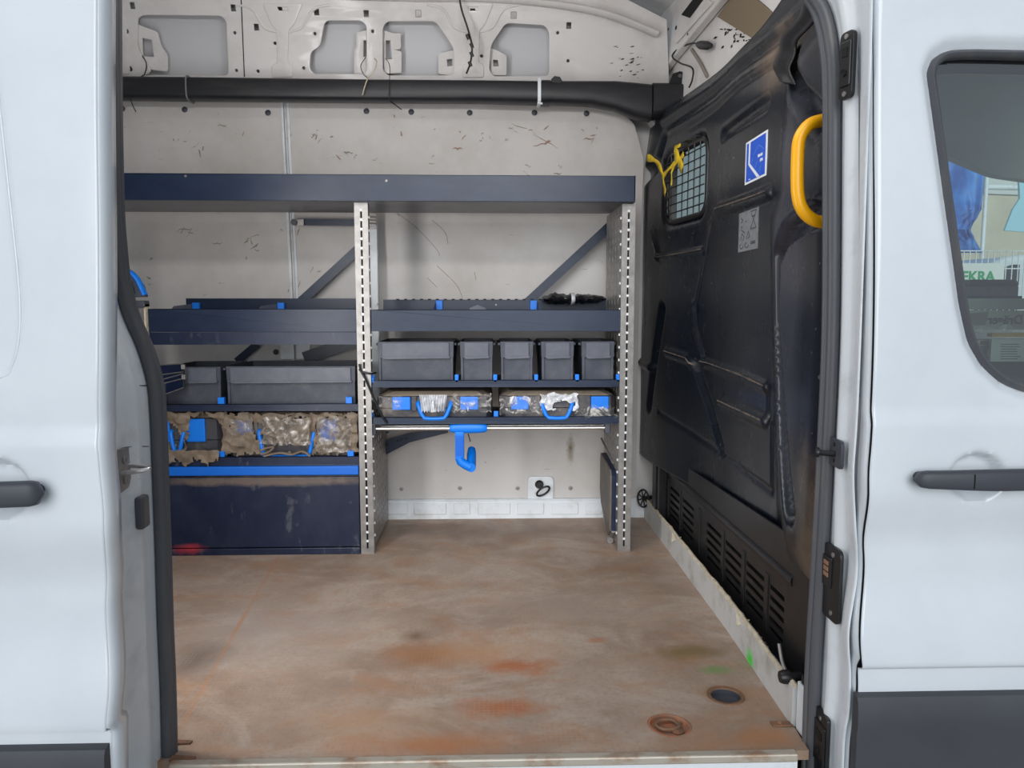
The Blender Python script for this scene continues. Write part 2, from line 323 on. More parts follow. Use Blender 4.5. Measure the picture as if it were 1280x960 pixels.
def frame(o, u, v):  # matrix with axes u, v, u x v at origin o
    u = Vector(u).normalized(); v = Vector(v); v = (v-u*v.dot(u)).normalized(); w = u.cross(v); m = Matrix.Identity(4)
    for i in range(3): m[i][0] = u[i]; m[i][1] = v[i]; m[i][2] = w[i]; m[i][3] = o[i]
    return m
def rrect(x0, y0, x1, y1, r, n=4):
    o = []
    for cx, cy, a in ((x1-r, y1-r, 0), (x0+r, y1-r, 90), (x0+r, y0+r, 180), (x1-r, y0+r, 270)):
        for k in range(n+1): w = math.radians(a+90*k/n); o.append((cx+r*math.cos(w), cy+r*math.sin(w)))
    return o
def circ(cx, cy, r, n=12): return [(cx+r*math.cos(2*math.pi*k/n), cy+r*math.sin(2*math.pi*k/n)) for k in range(n)]
def smoothpath(pts, n=6):
    pts = [Vector(p) for p in pts]; o = []
    for i in range(len(pts)-1):
        p0 = pts[max(i-1, 0)]; p1 = pts[i]; p2 = pts[i+1]; p3 = pts[min(i+2, len(pts)-1)]
        for k in range(n):
            t = k/n; o.append(.5*((2*p1)+(p2-p0)*t+(2*p0-5*p1+4*p2-p3)*t*t+(3*p1-p0-3*p2+p3)*t**3))
    return o+[pts[-1]]
def roundpoly(pts, r, n=4):
    pts = [Vector(p[:2]) for p in pts]; o = []; N = len(pts)
    for i in range(N):
        a, b, c = pts[i-1], pts[i], pts[(i+1)%N]; d1 = (a-b); d2 = (c-b); k = min(r, d1.length*.45, d2.length*.45)
        p = b+d1.normalized()*k; q = b+d2.normalized()*k
        for j in range(n+1): t = j/n; w = p*(1-t)**2+b*2*t*(1-t)+q*t*t; o.append((w.x, w.y))
    return o
def dup(root, dloc, **kw):
    r = root.copy(); C.objects.link(r); r.location = root.location+Vector(dloc); setp(r, **kw)
    for ch in list(root.children):
        c = ch.copy(); C.objects.link(c); c.parent = r
        for g in ch.children: d = g.copy(); C.objects.link(d); d.parent = c
    return r
def sdseg(p, a, b):
    ax, ay = a; bx, by = b; dx = bx-ax; dy = by-ay; L = dx*dx+dy*dy or 1e-9
    t = max(0, min(1, ((p[0]-ax)*dx+(p[1]-ay)*dy)/L)); return math.hypot(p[0]-ax-t*dx, p[1]-ay-t*dy)
def inpoly(p, poly):
    c = False; j = len(poly)-1
    for i in range(len(poly)):
        a = poly[i]; b = poly[j]
        if (a[1] > p[1]) != (b[1] > p[1]) and p[0] < (b[0]-a[0])*(p[1]-a[1])/(b[1]-a[1])+a[0]: c = not c
        j = i
    return c
def sdpoly(p, poly):
    d = min(sdseg(p, poly[i-1], poly[i]) for i in range(len(poly))); return -d if inpoly(p, poly) else d

YF = 2.61      # front plane of the racks
YB = 3.06      # back lining
SILL = 1.375   # front edge of the load floor
BODY = 1.25    # outer skin of the van
SLID = 1.09    # outer skin of the slid-open door

# ================================================================== SETTING: exterior ground, shell
MB().box((-30, -25, -.72), (40, 60, -.66)).build('ground', 'asphalt', kind='structure')

# load floor with a cup hole and a recess for the lashing ring
hc = fz(907, 870); rc = fz(837, 906)
fl = shape2d([(-2.5, SILL+.012), (-.60, SILL+.012), (.628, SILL+.012), (.640, 1.6), (.655, YB+.03), (-2.5, YB+.03)],
             [circ(hc.x, hc.y, .033, 32), circ(rc.x, rc.y, .046, 32)], .02, Matrix.Translation((0, 0, -.01)))
floor = fl.build('floor', 'floor', kind='structure')
MB().box((-2.5, SILL+.03, -.10), (1.0, YB+.1, -.06)).build('underfloor', 'dark', floor)
sl = MB().box((-.615, SILL-.006, -.014), (.60, SILL+.014, .003)).build('sill_edge', 'edge', floor, bevel=.003)
MB().box((-.615, SILL-.002, -.05), (.60, SILL+.004, -.0145)).build('sill_face', 'strip', floor)
MB().box((-.72, BODY, -.32), (.70, SILL+.04, -.29)).box((-.72, SILL+.005, -.3), (.70, SILL+.03, -.06)).build('entry_step', 'black', floor)
for (a, b) in ((208, 930), (212, 950)):
    p = fz(a+20, b); MB().plate([(p.x-.03, p.y-.006, .0), (p.x+.016, p.y-.003, .0), (p.x+.018, p.y+.006, .0), (p.x-.03, p.y+.012, .0)], (0, 0, .004)).build('torn_edge', 'rust', floor)
# ring around the cup hole, the cup
MB().lathe([(.0335, .0), (.0335, .002), (.041, .003), (.0415, .0)], (hc.x, hc.y, 0), cap=False).build('hole_rim', 'rust', floor, smooth=35)
MB().lathe([(.0325, -.001), (.0325, -.014), (.02, -.017), (.0, -.018)], (hc.x, hc.y, 0), cap=False).build('hole_cup', 'handle', floor, smooth=35)

# back lining boards (a board each side of the joint strip), standing on the sill strip
def yb(z): return YB-.06*sm(.9, 1.72, z)
zt = at(600, 124, yb(1.7)).z; xj = at(366, 300, YB).x
wall = empty('wall_back', (0, YB, 0), 'light grey scuffed lining boards behind the racks', None, kind='structure')
def lining(x0, x1, z0, z1, rr=0):
    P = []
    n = max(2, int((x1-x0)/.04)); mz = 40
    for i in range(n+1):
        x = x0+(x1-x0)*i/n; top = z1
        if rr: top = z1-(rr-math.sqrt(max(0, rr*rr-max(0, x-(x1-rr))**2))) if x > x1-rr else z1
        P.append([Vector((x, yb(z0+(top-z0)*j/mz), z0+(top-z0)*j/mz)) for j in range(mz+1)])
    return MB().grid(P)
z_l = at(600, 624, YB).z
lining(-2.45, xj-.006, z_l, zt).build('lining_board', 'lining', wall, solid=.004)
xr_ = at(806, 170, yb(1.6)).x
lining(xj+.006, xr_, z_l, zt, .22).build('lining_board', 'lining', wall, solid=.004)
P = [Vector((xj, yb(z_l+(zt-z_l)*j/30)-.003, z_l+(zt-z_l)*j/30)) for j in range(31)]
for dx in (-.011, .011): MB().tube([p+Vector((dx, 0, 0)) for p in P], .0055, 6).build('joint_strip', 'strip', wall)
MB().tube([p+Vector((0, .003, 0)) for p in P], .005, 6).build('joint_groove', 'kick', wall)
# inner skin behind the boards (closes the side of the van) 
MB().box((-2.5, YB+.02, -.05), (.72, YB+.05, 1.78)).build('inner_skin', 'inner', wall)
for (x, y) in [(153, 136), (231, 137), (335, 141), (458, 139), (514, 140), (587, 141), (668, 141), (733, 142)]:
    p = at(x, y, yb(1.66)-.001); MB().lathe([(.011, 0), (.011, .002), (.006, .005), (0, .005)], p, (0, -1, .1), 14).build('plug', 'handle', wall, smooth=40)
for (x, y) in [(502, 611), (575, 610), (647, 610), (713, 610)]:
    p = at(x, y, YB-.001); q = MB().lathe([(.009, 0), (.009, .002), (0, .003)], p, (0, -1, 0), 14).build('screw', 'galv', wall, smooth=40)
    MB().lathe([(.0045, .003), (.004, .0045), (0, .0045)], p, (0, -1, 0), 10).build('screw_head', 'scuff_d', q)
for (x, y) in [(345, 440)]:
    p = at(x, y, YB-.001); MB().lathe([(.012, 0), (.011, .003), (0, .003)], p, (0, -1, 0), 14).build('plug', 'black', wall)
# scuffs on the boards: real marks, flat, at their places
def marks(lst, name, m, parent, Y=None, jit=6):
    b = MB()
    for (x, y, L, ang, w, n) in lst:
        for k in range(max(1, int(n*.6))):
            px = x+random.gauss(0, jit if n > 1 else 0); py = y+random.gauss(0, jit*.6 if n > 1 else 0); a = math.radians(ang+random.gauss(0, 32)); l = L*random.choice((.25, .4, .5, .9))
            pts = []
            for s in range(5):
                t = s/4-.5; pts.append((px+math.cos(a)*l*t, py-math.sin(a)*l*t+random.gauss(0, .9)))
            up = [];dn = []
            for s, q in enumerate(pts):
                h = w*(.15+.85*math.sin(math.pi*(s+.3)/4.6))*random.uniform(.6, 1)/2
                z0 = at(q[0], q[1], YB-.03).z; Yw = yb(z0)-.0012
                up.append(at(q[0]+math.sin(a)*h, q[1]-math.cos(a)*h*-1*-1, Yw)); dn.append(at(q[0]-math.sin(a)*h, q[1]+math.cos(a)*h, Yw))
            b.plate(up+dn[::-1], (0, .0006, 0))
    return b.build(name, m, parent, kind='stuff')
marks([(275, 155, 14, 30, 2, 5), (245, 185, 14, 80, 2, 6), (220, 172, 8, 100, 2, 4), (352, 178, 10, 70, 2, 6), (400, 170, 18, 20, 2.2, 9), (440, 192, 22, 0, 2.5, 4),
       (218, 245, 20, 20, 1.4, 3), (235, 288, 22, 15, 1.4, 7), (186, 324, 12, 50, 4, 2), (192, 345, 12, 10, 4, 3), (270, 305, 26, -20, 1.4, 3), (315, 305, 16, 20, 2, 7), (302, 322, 8, -50, 2, 3),
       (360, 285, 12, 60, 2.4, 4), (390, 335, 16, 60, 2, 4), (362, 360, 16, 60, 1.6, 6), (432, 192, 16, 0, 3, 3), (700, 208, 20, 0, 2, 4), (660, 208, 20, 0, 1.6, 3), (645, 158, 22, 0, 1.4, 6),
       (735, 162, 10, 0, 1.4, 4), (540, 198, 8, -40, 1.5, 4), (600, 172, 10, 70, 2, 5), (470, 197, 20, 0, 1.2, 3)], 'scuff_marks', 'scuff_d', wall)
marks([(488, 145, 14, -15, 2, 2), (508, 168, 10, -60, 3, 3), (575, 172, 12, -50, 3, 4), (570, 185, 14, 20, 2.4, 4), (545, 163, 8, 40, 2, 2), (680, 158, 40, 2, 1.4, 4), (675, 176, 40, 2, 2, 6),
       (738, 172, 16, 0, 1.8, 7), (660, 213, 18, 0, 1.6, 3), (420, 193, 10, -60, 3, 3), (295, 165, 16, 30, 1.6, 2), (317, 300, 18, 25, 1.6, 5), (610, 173, 16, 0, 1.4, 3)], 'rust_scuffs', 'scuff', wall)
def crack(pts):
    b = MB()
    for i in range(len(pts)-1):
        b.add([], [])
    path = [at(x, y, yb(at(x, y, YB-.03).z)-.0008) for x, y in pts]; return b.tube(smoothpath(path, 3), .0010, 5)
for c in ([(497, 267), (520, 284), (546, 312), (549, 320)], [(546, 332), (562, 347)], [(563, 348), (572, 358), (578, 372)], [(534, 347), (546, 359)], [(540, 275), (556, 290), (560, 305)], [(593, 340), (595, 350)]):
    crack(c).build('scratch_line', 'scuff', wall)
# sill strip with embossed pockets
ss = MB().box((xj-.9, YB-.016, -.002), (.655, YB+.02, z_l+.004)).build('trim_1', 'strip', kind='structure', bevel=.003)
for (a, b) in [(479, 510), (517, 558), (567, 588), (597, 638), (646, 680), (689, 723), (731, 753)]:
    p = at(a, 629, YB-.018); q = at(b, 643, YB-.018); MB().box((p.x, YB-.022, q.z), (q.x, YB-.012, p.z)).build('pocket', 'strip', ss, bevel=.004)
MB().tube([(-.9, YB-.018, z_l), (.64, YB-.018, z_l)], .003, 6).build('lip', 'strip', ss)
# white plate behind the lashing ring
p = at(660, 596, YB-.006); q = at(691, 626, YB-.006)
shape2d(roundpoly([(p.x, q.z), (q.x, q.z), (q.x, p.z), (p.x, p.z)], .018), [], .006, Matrix(((1,0,0,0),(0,0,-1,YB-.006),(0,1,0,0),(0,0,0,1))), .002).build('ring_plate', 'strip', wall, smooth=40)

# upper pressed steel wall, leaning inwards
A0 = Vector((0, YB-.06, zt)); zt2 = 2.04; A1 = Vector((0, YB-.19, zt2)); vU = (A1-A0).normalized(); nU = Vector((1, 0, 0)).cross(vU)
MU = frame(A0, (1, 0, 0), vU)
def uv(x, y):
    p = onP(x, y, A0, nU)-A0; return (p.x, p.dot(vU))
H = [[(172, 22), (180, 18), (277, 19), (284, 26), (287, 95), (176, 95), (190, 90), (172, 60)],
     [(406, 25), (452, 25), (459, 32), (459, 93), (392, 93), (387, 86), (388, 64), (400, 58)],
     [(484, 26), (545, 26), (568, 60), (568, 95), (484, 95), (478, 88), (478, 34)],
     [(632, 28), (681, 31), (687, 40), (687, 96), (616, 96), (611, 88), (613, 56)]]
holes = [roundpoly([uv(*p) for p in h], .02) for h in H]
for (x, y) in [(166, 7), (292, 10), (321, 34), (396, 15), (458, 17), (711, 32), (350, 11), (591, 15)]:
    c = uv(x, y); holes.append(rrect(c[0]-.011, c[1]-.013, c[0]+.011, c[1]+.013, .003, 2))
for (x, y, r) in [(158, 39, 3), (163, 86, 3), (294, 41, 2), (296, 88, 2), (323, 89, 2), (344, 54, 2), (355, 51, 4), (357, 91, 3), (380, 85, 2), (394, 42, 2), (466, 39, 2), (592, 47, 2), (602, 70, 2), (697, 41, 2), (710, 76, 2), (591, 94, 2)]:
    c = uv(x, y); holes.append(circ(c[0], c[1], r*.0040, 10))
L_ = (A1-A0).length
up = shape2d([(-2.5, 0), (.70, 0), (.66, L_*.72), (.40, L_), (-2.5, L_+.05)], holes, .008, MU, .002).build('wall_upper', 'inner', kind='structure', smooth=40)
up['label'] = 'white pressed steel upper wall with rounded cutouts above the black duct'
shape2d([(-2.5, 0), (.62, 0), (.60, L_*.7), (.40, L_), (-2.5, L_)], [], .004, MU@Matrix.Translation((0, 0, -.06))).build('outer_panel', 'recess', up)
def upoly(pts, th, w, name, m='inner', r=.006, hol=()):
    return shape2d(roundpoly([uv(*p) for p in pts], r), [roundpoly([uv(*p) for p in h], .004) for h in hol], th, MU@Matrix.Translation((0, 0, w)), .002).build(name, m, up, smooth=40)
upoly([(168, 30), (176, 33), (195, 40), (200, 58), (208, 70), (208, 89), (180, 86), (176, 92), (166, 92)], .006, -.012, 'bracket', hol=[[(176, 47), (189, 49), (192, 72), (177, 71)]])
upoly([(149, 20), (157, 18), (161, 60), (163, 92), (152, 92)], .006, .006, 'stiffener')
for pts, hh in (([(445, 41), (459, 38), (459, 92), (442, 92), (442, 64), (445, 60)], [[(453, 50), (458, 50), (458, 72), (453, 72)]]),
            ([(478, 38), (490, 42), (500, 42), (500, 61), (490, 62), (501, 65), (501, 91), (480, 92)], [[(481, 50), (488, 50), (490, 75), (481, 75)]]),
            ([(548, 68), (568, 63), (568, 95), (548, 92)], [[(558, 74), (566, 73), (566, 83), (558, 84)]]),
            ([(612, 60), (626, 66), (633, 70), (633, 94), (614, 94)], [[(616, 74), (623, 75), (624, 84), (616, 84)]])):
    upoly(pts, .005, -.02, 'bracket', hol=hh)
for cx in (354, 592):
    upoly([(cx-24, 5), (cx+24, 5), (cx+14, 30), (cx+7, 38), (cx+6, 78), (cx+12, 82), (cx+12, 96), (cx-13, 96), (cx-13, 82), (cx-6, 78), (cx-7, 38), (cx-14, 30)], .006, .006, 'stiffener', hol=[[(cx-8, 8), (cx+6, 8), (cx+8, 14), (cx-5, 14)]])
    for s in (-1, 1):
        q = [uv(cx+s*58, 6), uv(cx+s*38, 12), uv(cx+s*24, 34), uv(cx+s*8, 40)]
        MB().tube(smoothpath([MU@Vector((a, b, .003)) for a, b in q], 6), .006, 8).build('pressed_bead', 'inner', up, smooth=60)
q = [uv(738, 55), uv(738, 78), uv(728, 85), uv(706, 87)]
MB().tube(smoothpath([MU@Vector((a, b, .001)) for a, b in q], 6), .005, 8).build('pressed_bead', 'inner', up, smooth=60)
q = [uv(302, -2), uv(306, 96)]; MB().tube([MU@Vector((a, b, .0055)) for a, b in q], .0022, 6).build('seam_line', 'dark', up)
for (x, y) in [(523, 17), (642, 19)]:
    c = uv(x, y); MB().box((c[0]-.011, c[1]-.012, .002), (c[0]+.011, c[1]+.012, .008), MU).build('clip', 'galv', up, bevel=.002)
b = MB()
for k in range(24):
    x = random.gauss(790, 16); y = random.gauss(75, 11); c = uv(x, y); s = random.uniform(.002, .012); t = random.uniform(.001, .003)
    b.plate([MU@Vector((c[0]+dx*s, c[1]+dy*t, .0062)) for dx, dy in ((-1, -.5), (0, -1), (1, .3), (.3, 1))], nU*.0006)
b.build('paint_chips', 'dark', up, kind='stuff')

# curved corner piece between upper wall, lining and bulkhead
cp = MB()
secs = []
for t in range(9):
    a = math.radians(90*t/8); x = .42+.26*math.sin(a); z = zt+.03-.26+.26*math.cos(a)
    secs.append([Vector((x, 2.985, z)), Vector((x+.05*math.sin(a), 2.985, z+.05*math.cos(a))), Vector((x+.05*math.sin(a), 3.05, z+.05*math.cos(a))), Vector((x, 3.05, z))])
secs.append([Vector((.68, 2.99, .0)), Vector((.73, 2.99, .0)), Vector((.73, 3.06, .0)), Vector((.68, 3.06, .0))])
cp.loft(secs).build('trim_2', 'inner', kind='structure', smooth=50)

# ceiling, roof rail, front bow, front roof slope
ceil = MB()
ceil.plate([(-2.5, 1.2, 2.06), (.35, 1.2, 2.06), (.35, 3.0, 2.06), (-2.5, 3.0, 2.06)], (0, 0, .02))
ceil.plate([(.35, 1.2, 2.06), (.95, 1.2, 1.98), (.95, 3.1, 1.98), (.35, 3.1, 2.06)], (0, 0, .02))
ceil = ceil.build('ceiling', 'inner', kind='structure')
rp = smoothpath([(-2.5, 2.885, 2.035)]+[at(x, y, Y) for x, y, Y in ((450, -4, 2.88), (620, -1, 2.88), (742, 13, 2.87), (822, 42, 2.9))], 8)
MB().tube(rp, .013, 8, 1.5).build('roof_rail', 'inner', ceil, smooth=50)
B1 = at(832, 78, 2.96); B2 = at(935, -25, 2.5); ax = (B2-B1).normalized()
R1 = at(828, 165, 3.06); R2 = at(1035, -12, 1.95); R4 = at(850, 70, 2.93); nR = (R2-R1).cross(R4-R1).normalized()
def onR(x, y, off=0):
    p = onP(x, y, R1, nR); n_ = nR if nR.dot(CAM-R1) > 0 else -nR; return p+n_*off
nRc = nR if nR.dot(CAM-R1) > 0 else -nR
rs = MB().plate([onR(815, 180), onR(1120, -80), onR(960, -110), onR(826, 60)], -nRc*.01).build('roof_slope', 'inner', ceil)
def rpoly(pts, off, th, name, m, parent=ceil, **k): return MB().plate([onR(x, y, off) for x, y in pts], nRc*th).build(name, m, parent, **k)
rpoly([(820, 42), (868, -25), (935, -25), (850, 75), (835, 95), (812, 60)], .004, .03, 'roof_bow', 'inner', bevel=.006)
rpoly([(863, 20), (885, -8), (898, -8), (874, 24)], .035, .001, 'bow_slot', 'dark')
rpoly([(853, 50), (900, 2), (905, 5), (858, 56)], .035, .006, 'bow_rib', 'inner', bevel=.002)
rpoly([(828, 68), (834, 62), (841, 66), (840, 74), (832, 77)], .035, .003, 'bow_cover', 'recess', bevel=.002)
rpoly([(917, -4), (944, -4), (977, 23), (942, 48), (898, 21)], .001, .004, 'insulation_patch', 'brown')
rpoly([(946, -6), (985, -20), (1000, 8), (978, 24)], .001, .006, 'roof_panel_strip', 'inner')
for (x, y, r) in [(856, 36, 2.4), (846, 38, 1.6), (842, 56, 1.6), (836, 79, 1.4), (871, 44, 1.2)]:
    c = onR(x, y, .034); MB().lathe([(r*.0032, .0), (r*.0032, .0015), (0, .0015)], c, nRc, 10).build('bow_hole', 'dark', ceil)
b = MB()
for k in range(26):
    x = random.gauss(917, 12); y = random.gauss(45, 6); s = random.uniform(1, 4); t = random.uniform(.5, 1.6); a = random.uniform(-.4, 1.2)
    b.plate([onR(x+(dx*math.cos(a)*s-dy*t*math.sin(a)), y-(dx*s*math.sin(a)+dy*t*math.cos(a)), .001) for dx, dy in ((-1, -.4), (0, -1), (1, .3), (.2, 1))], nRc*.0008)
b.build('paint_chips', 'dark', ceil, kind='stuff')
MB().tube(smoothpath([onR(866, 62, .004), onR(878, 80, .006), onR(886, 96, .006)], 5), .006, 8).build('pressed_groove', 'scuff_d', ceil, smooth=60)

M['lamp'] = mat('fill_lamp_glow', (250, 250, 246), .5); _b = M['lamp'].node_tree.nodes['Principled BSDF']; _b.inputs['Emission Color'].default_value = (1, .985, .96, 1); _b.inputs['Emission Strength'].default_value = 2  # glowing face of the added fill lamps
for t_, p_, w_ in FILL_LAMPS:
    v_ = Vector(p_); up_ = 'roof' in t_
    if 'upright' in t_:
        F_ = Matrix(((0, .8, .6, p_[0]), (0, -.6, .8, p_[1]), (1, 0, 0, p_[2]), (0, 0, 0, 1)))
        q_ = MB().box((-.62, -.055, -.02), (.62, .055, .004), F_).build('fill_lamp', 'strip', None, bevel=.003, label='tall white added fill lamp, out of view '+t_, cat='lamp')
        MB().box((-.6, -.045, .003), (.6, .045, .008), F_).build('fill_diffuser', 'lamp', q_); continue
    hs_ = Vector((.32, .06, .01)) if up_ else Vector((.32, .012, .055)); off_ = Vector((0, 0, .01)) if up_ else Vector((0, -.012, 0))
    q_ = MB().box(v_+off_-hs_, v_+off_+hs_).build('fill_lamp', 'strip', None, bevel=.003, label='flat white added fill lamp, out of view '+t_, cat='lamp')
    d_ = Vector((.30, .045, .002)) if up_ else Vector((.30, .002, .045)); o_ = Vector((0, 0, -.002)) if up_ else Vector((0, .002, 0))
    MB().box(v_+o_-d_, v_+o_+d_).build('fill_diffuser', 'lamp', q_)
# the far (rear) end of the load space and the near side of the body
rear = MB().box((-2.56, 1.25, -.05), (-2.5, 1.42, 2.08)).box((-2.56, 2.92, -.05), (-2.5, 3.1, 2.08)).box((-2.56, 1.42, 1.92), (-2.5, 2.92, 2.08)).build('wall_left', 'inner', kind='structure')  # unseen rear frame, left open to let extra daylight in
sw = MB().box((-2.5, BODY+.03, -.5), (-.76, BODY+.06, 2.1)).box((-.76, BODY+.03, 1.60), (.70, BODY+.06, 2.1)).box((.70, BODY+.03, 1.42), (2.3, BODY+.06, 2.1))
sw.build('wall_front', 'paint', kind='structure')
MB().box((-2.55, 1.2, 2.085), (2.4, 3.15, 2.12)).build('trim_3', 'paint', kind='structure')

# ================================================================== SIDE OF THE VAN: skin profile shared by both doors
def prof(z):  # how far the skin stands behind its outermost line
    y = .007*sm(.668, .70, z)+.05*sm(.72, 1.6, z)
    y += .030*sm(.56, .44, z) - .022*sm(.40, .235, z) + .02*sm(.232, .222, z)
    return y
def skin(x0, x1, z0, z1, Y0, feats, hole=None, nx=130, nz=300, curl=None, left=True):
    P = []
    for i in range(nx+1):
        col = []
        for j in range(nz+1):
            z = z0+(z1-z0)*j/nz; e = curl(z) if curl else 0
            xa = x0+(e if left else 0); xb = x1+(0 if left else e); x = xa+(xb-xa)*i/nx
            y = Y0+prof(z)
            for fn in feats: y += fn(x, z)
            col.append(Vector((x, y, z)))
        P.append(col)
    return MB().grid(P, hole and (lambda i, j: hole(P[i][j])))
# --- slid-open door on the left
dr = empty('door_1', (-1.2, SLID, -.2), 'white sliding door slid open on the left with grey handle', None, kind='structure')
def dxl(px, z=None, Y=SLID): return (px-612)/940*Y
ELp = [(126, -400), (126, 0), (128, 300), (128, 430), (127, 520), (129, 590), (134, 660), (136, 760), (140, 860), (144, 940), (148, 1250)]
def interp(tab, z):
    if z >= tab[0][0]: return tab[0][1]
    for (za, a), (zb, b) in zip(tab, tab[1:]):
        if z >= zb: t = (z-zb)/(za-zb); t = t*t*(3-2*t); return b+(a-b)*t
    return tab[-1][1]
XL = at(126, 385, SLID).x
def edgetab(tab, Y0, rev):
    o = []
    for px, py in tab:
        p = at(px, py, Y0)
        for _ in range(4): p = at(px, py, Y0+prof(p.z))
        o.append(p)
    return smoothpath(o, 5)
def zx(path, z):
    for a, b in zip(path, path[1:]):
        if (a.z-z)*(b.z-z) <= 0 and abs(a.z-b.z) > 1e-6: return a.x+(b.x-a.x)*(z-a.z)/(b.z-a.z)
    return path[-1].x if z < path[-1].z else path[0].x
ELt = edgetab(ELp, SLID, 0)
emb = [(x_, z_) for x_, z_ in [(dxl(2), 1.32), (dxl(10), 1.2), (dxl(22), 1.05), (dxl(31), .93), (dxl(33), .87), (dxl(30), .825), (dxl(21), .79), (dxl(0), .768), (dxl(-120), .745)]]
embp = emb+[(-1.9, .745), (-1.9, 1.45), (dxl(0), 1.45)]
hL = at(10, 612, SLID)
def f_emb(x, z):
    if x < -.95 or z < .7: return 0
    d = sdpoly((x, z), embp); return .004*sm(.004, -.004, d)
def f_dish(cx, cz, rx, rz, dep):
    return lambda x, z: dep*sm(1.0, .72, math.hypot((x-cx)/rx, (z-cz)/rz))
def f_edge(x1, w, dep): return lambda x, z: dep*sm(x1-w, x1, x)**2
cl = lambda z: zx(ELt, z)-XL
sk = skin(-1.25, XL-.005, -.3, 1.75, SLID, [f_emb, f_dish(hL.x-.015, hL.z, .048, .047, .02)], nx=150, nz=290, curl=cl, left=False)
sk.build('door_skin', 'paint', dr, smooth=50, solid=-.002)
MB().tube([Vector((x, SLID+prof(z)+.002, z)) for x, z in [(q.x, q.y) for q in smoothpath([Vector((a, b_, 0)) for a, b_ in [(dxl(-2), 1.5)]+emb], 6)]], .0028, 8).build('pressed_line', 'paint', dr, smooth=60)
P = []
for i in range(9):   # rolled edge flange
    t = i/8; P.append([])
    for j in range(200):
        z = -.3+2.05*j/199; P[-1].append(Vector((XL-.005+cl(z)-.0015+.011*math.sin(min(1, t*1.25)*math.pi/2)-.01*max(0, t-.8)*5, SLID+prof(z)+.0005+.024*min(1, t*1.25)**1.8+.03*max(0, t-.8)*5, z)))
MB().grid(P).build('door_edge', 'paint', dr, smooth=60, solid=.002)
P = [[Vector((x, SLID+.055+prof(z), z)) for z in [-.3+2.05*j/60 for j in range(61)]] for x in (-1.9, -1.2, -.62)]
MB().grid(P).build('door_inner', 'jamb', dr, solid=.004)
skin(-1.9, -1.25, -.3, 1.75, SLID, [f_emb], nx=20, nz=200).build('door_skin', 'paint', dr, smooth=50)
def cladding(x0, x1, Y0, zt_, par, slant=0):
    prof_ = [(zt_, .004), (zt_-.003, -.006), (zt_-.012, -.010), (zt_-.05, -.013), (zt_-.07, -.011), (zt_-.45, -.008), (zt_-.45, .01), (zt_, .01)]
    return MB().loft([[Vector((x0-slant*(zt_-z), Y0+.02+y, z)) for z, y in prof_], [Vector((x1, Y0+.02+y, z)) for z, y in prof_]]).build('cladding', 'clad', par, smooth=30, label='dark grey plastic lower cladding')
cladding(-1.9, XL+cl(.1)-.004, SLID, at(60, 943, SLID).z, dr)
def handle(par, c, L0, L1, zt0, name='handle'):
    # c centre on the skin; bar from x=c.x-L0 to c.x+L1 standing proud
    secs = []
    N = 22
    for i in range(N+1):
        t = i/N; x = c.x-L0+(L0+L1)*t; e = min(1, min(t, 1-t)*12); e = math.sqrt(1-(1-e)**2)
        h = (.0150+.0035*sm(0, .6, t))*max(.15, e); d = .011*max(.2, e); y = c.y-.022-.010*math.sin(math.pi*t)
        secs.append([Vector((x, y+d*math.copysign(abs(math.cos(w))**.6, math.cos(w)), c.z+h*math.copysign(abs(math.sin(w))**.6, math.sin(w)))) for w in [2*math.pi*k/16 for k in range(16)]])
    h = MB().loft(secs).build(name, 'handle', par, smooth=60, label='dark grey pull handle')
    MB().cyl((c.x-L0+.02, c.y-.02, c.z), (c.x-L0+.02, c.y+.012, c.z), .009, 12).cyl((c.x+L1-.02, c.y-.02, c.z), (c.x+L1-.02, c.y+.012, c.z), .009, 12).build('handle_post', 'handle', h)
    xs = c.x-L0+.36*(L0+L1); MB().box((xs, c.y-.0435, c.z-.012), (xs+.001, c.y-.03, c.z+.012)).build('handle_seam', 'dark', h)
    return h
handle(dr, Vector((at(-30, 612, SLID).x, SLID, hL.z)), .08, at(66, 612, SLID).x-at(-30, 612, SLID).x, 0)

# --- front cab door on the right
df = empty('door_2', (1.2, BODY, -.2), 'white front cab door with window and grey handle, right of the opening', None, kind='structure')
XR = at(1088, 385, BODY).x
def dxr(px): return (px-612)/940*BODY
ERt = edgetab([(1089, -400), (1089, 0), (1090, 200), (1089, 430), (1087, 540), (1083, 600), (1078, 660), (1077, 720), (1072, 800), (1069, 850), (1067, 900), (1060, 960), (1055, 1250)], BODY, 0)
cr_ = lambda z: zx(ERt, z)-XR
hR = at(1222, 597, BODY)
YG = BODY+.022
win = [(x, z) for x, z in [((at(px, py, YG+prof(1.1))).x, (at(px, py, YG+prof(1.1))).z) for px, py in
      [(1166, 90), (1172, 76), (1186, 67), (1215, 65), (1300, 67), (1500, 72), (1560, 180), (1580, 380), (1570, 500), (1450, 492), (1300, 490), (1268, 484), (1240, 473), (1217, 452), (1202, 425), (1193, 380), (1180, 250)]]]
wins = roundpoly(win, .02, 3)
def f_win(x, z):
    if x < .68: return 0
    d = sdpoly((x, z), win); return .018*sm(.030, .0, d)
sk = skin(XR+.006, 2.25, -.3, 1.72, BODY, [f_win, f_dish(hR.x, hR.z, at(1257, 597, BODY).x-hR.x+.002, .045, .022), lambda x, z: .012*sm(XR+.016, XR+.004, x)], hole=lambda p: inpoly((p.x+.004, p.z+.003), win), nx=300, nz=290, curl=cr_, left=True)
sk.build('door_skin', 'paint', df, smooth=50, solid=-.002)
MB().grid([[Vector((XR+.006+cr_(z)+a*0, BODY+prof(z)+.012+.035*a, z)) for z in [-.3+2.02*j/100 for j in range(101)]] for a in (0, .5, 1)]).build('door_return', 'paint', df, smooth=60, solid=.002)
cladding(XR+cr_(.1)+.002, 2.25, BODY, at(1150, 874, BODY).z, df)
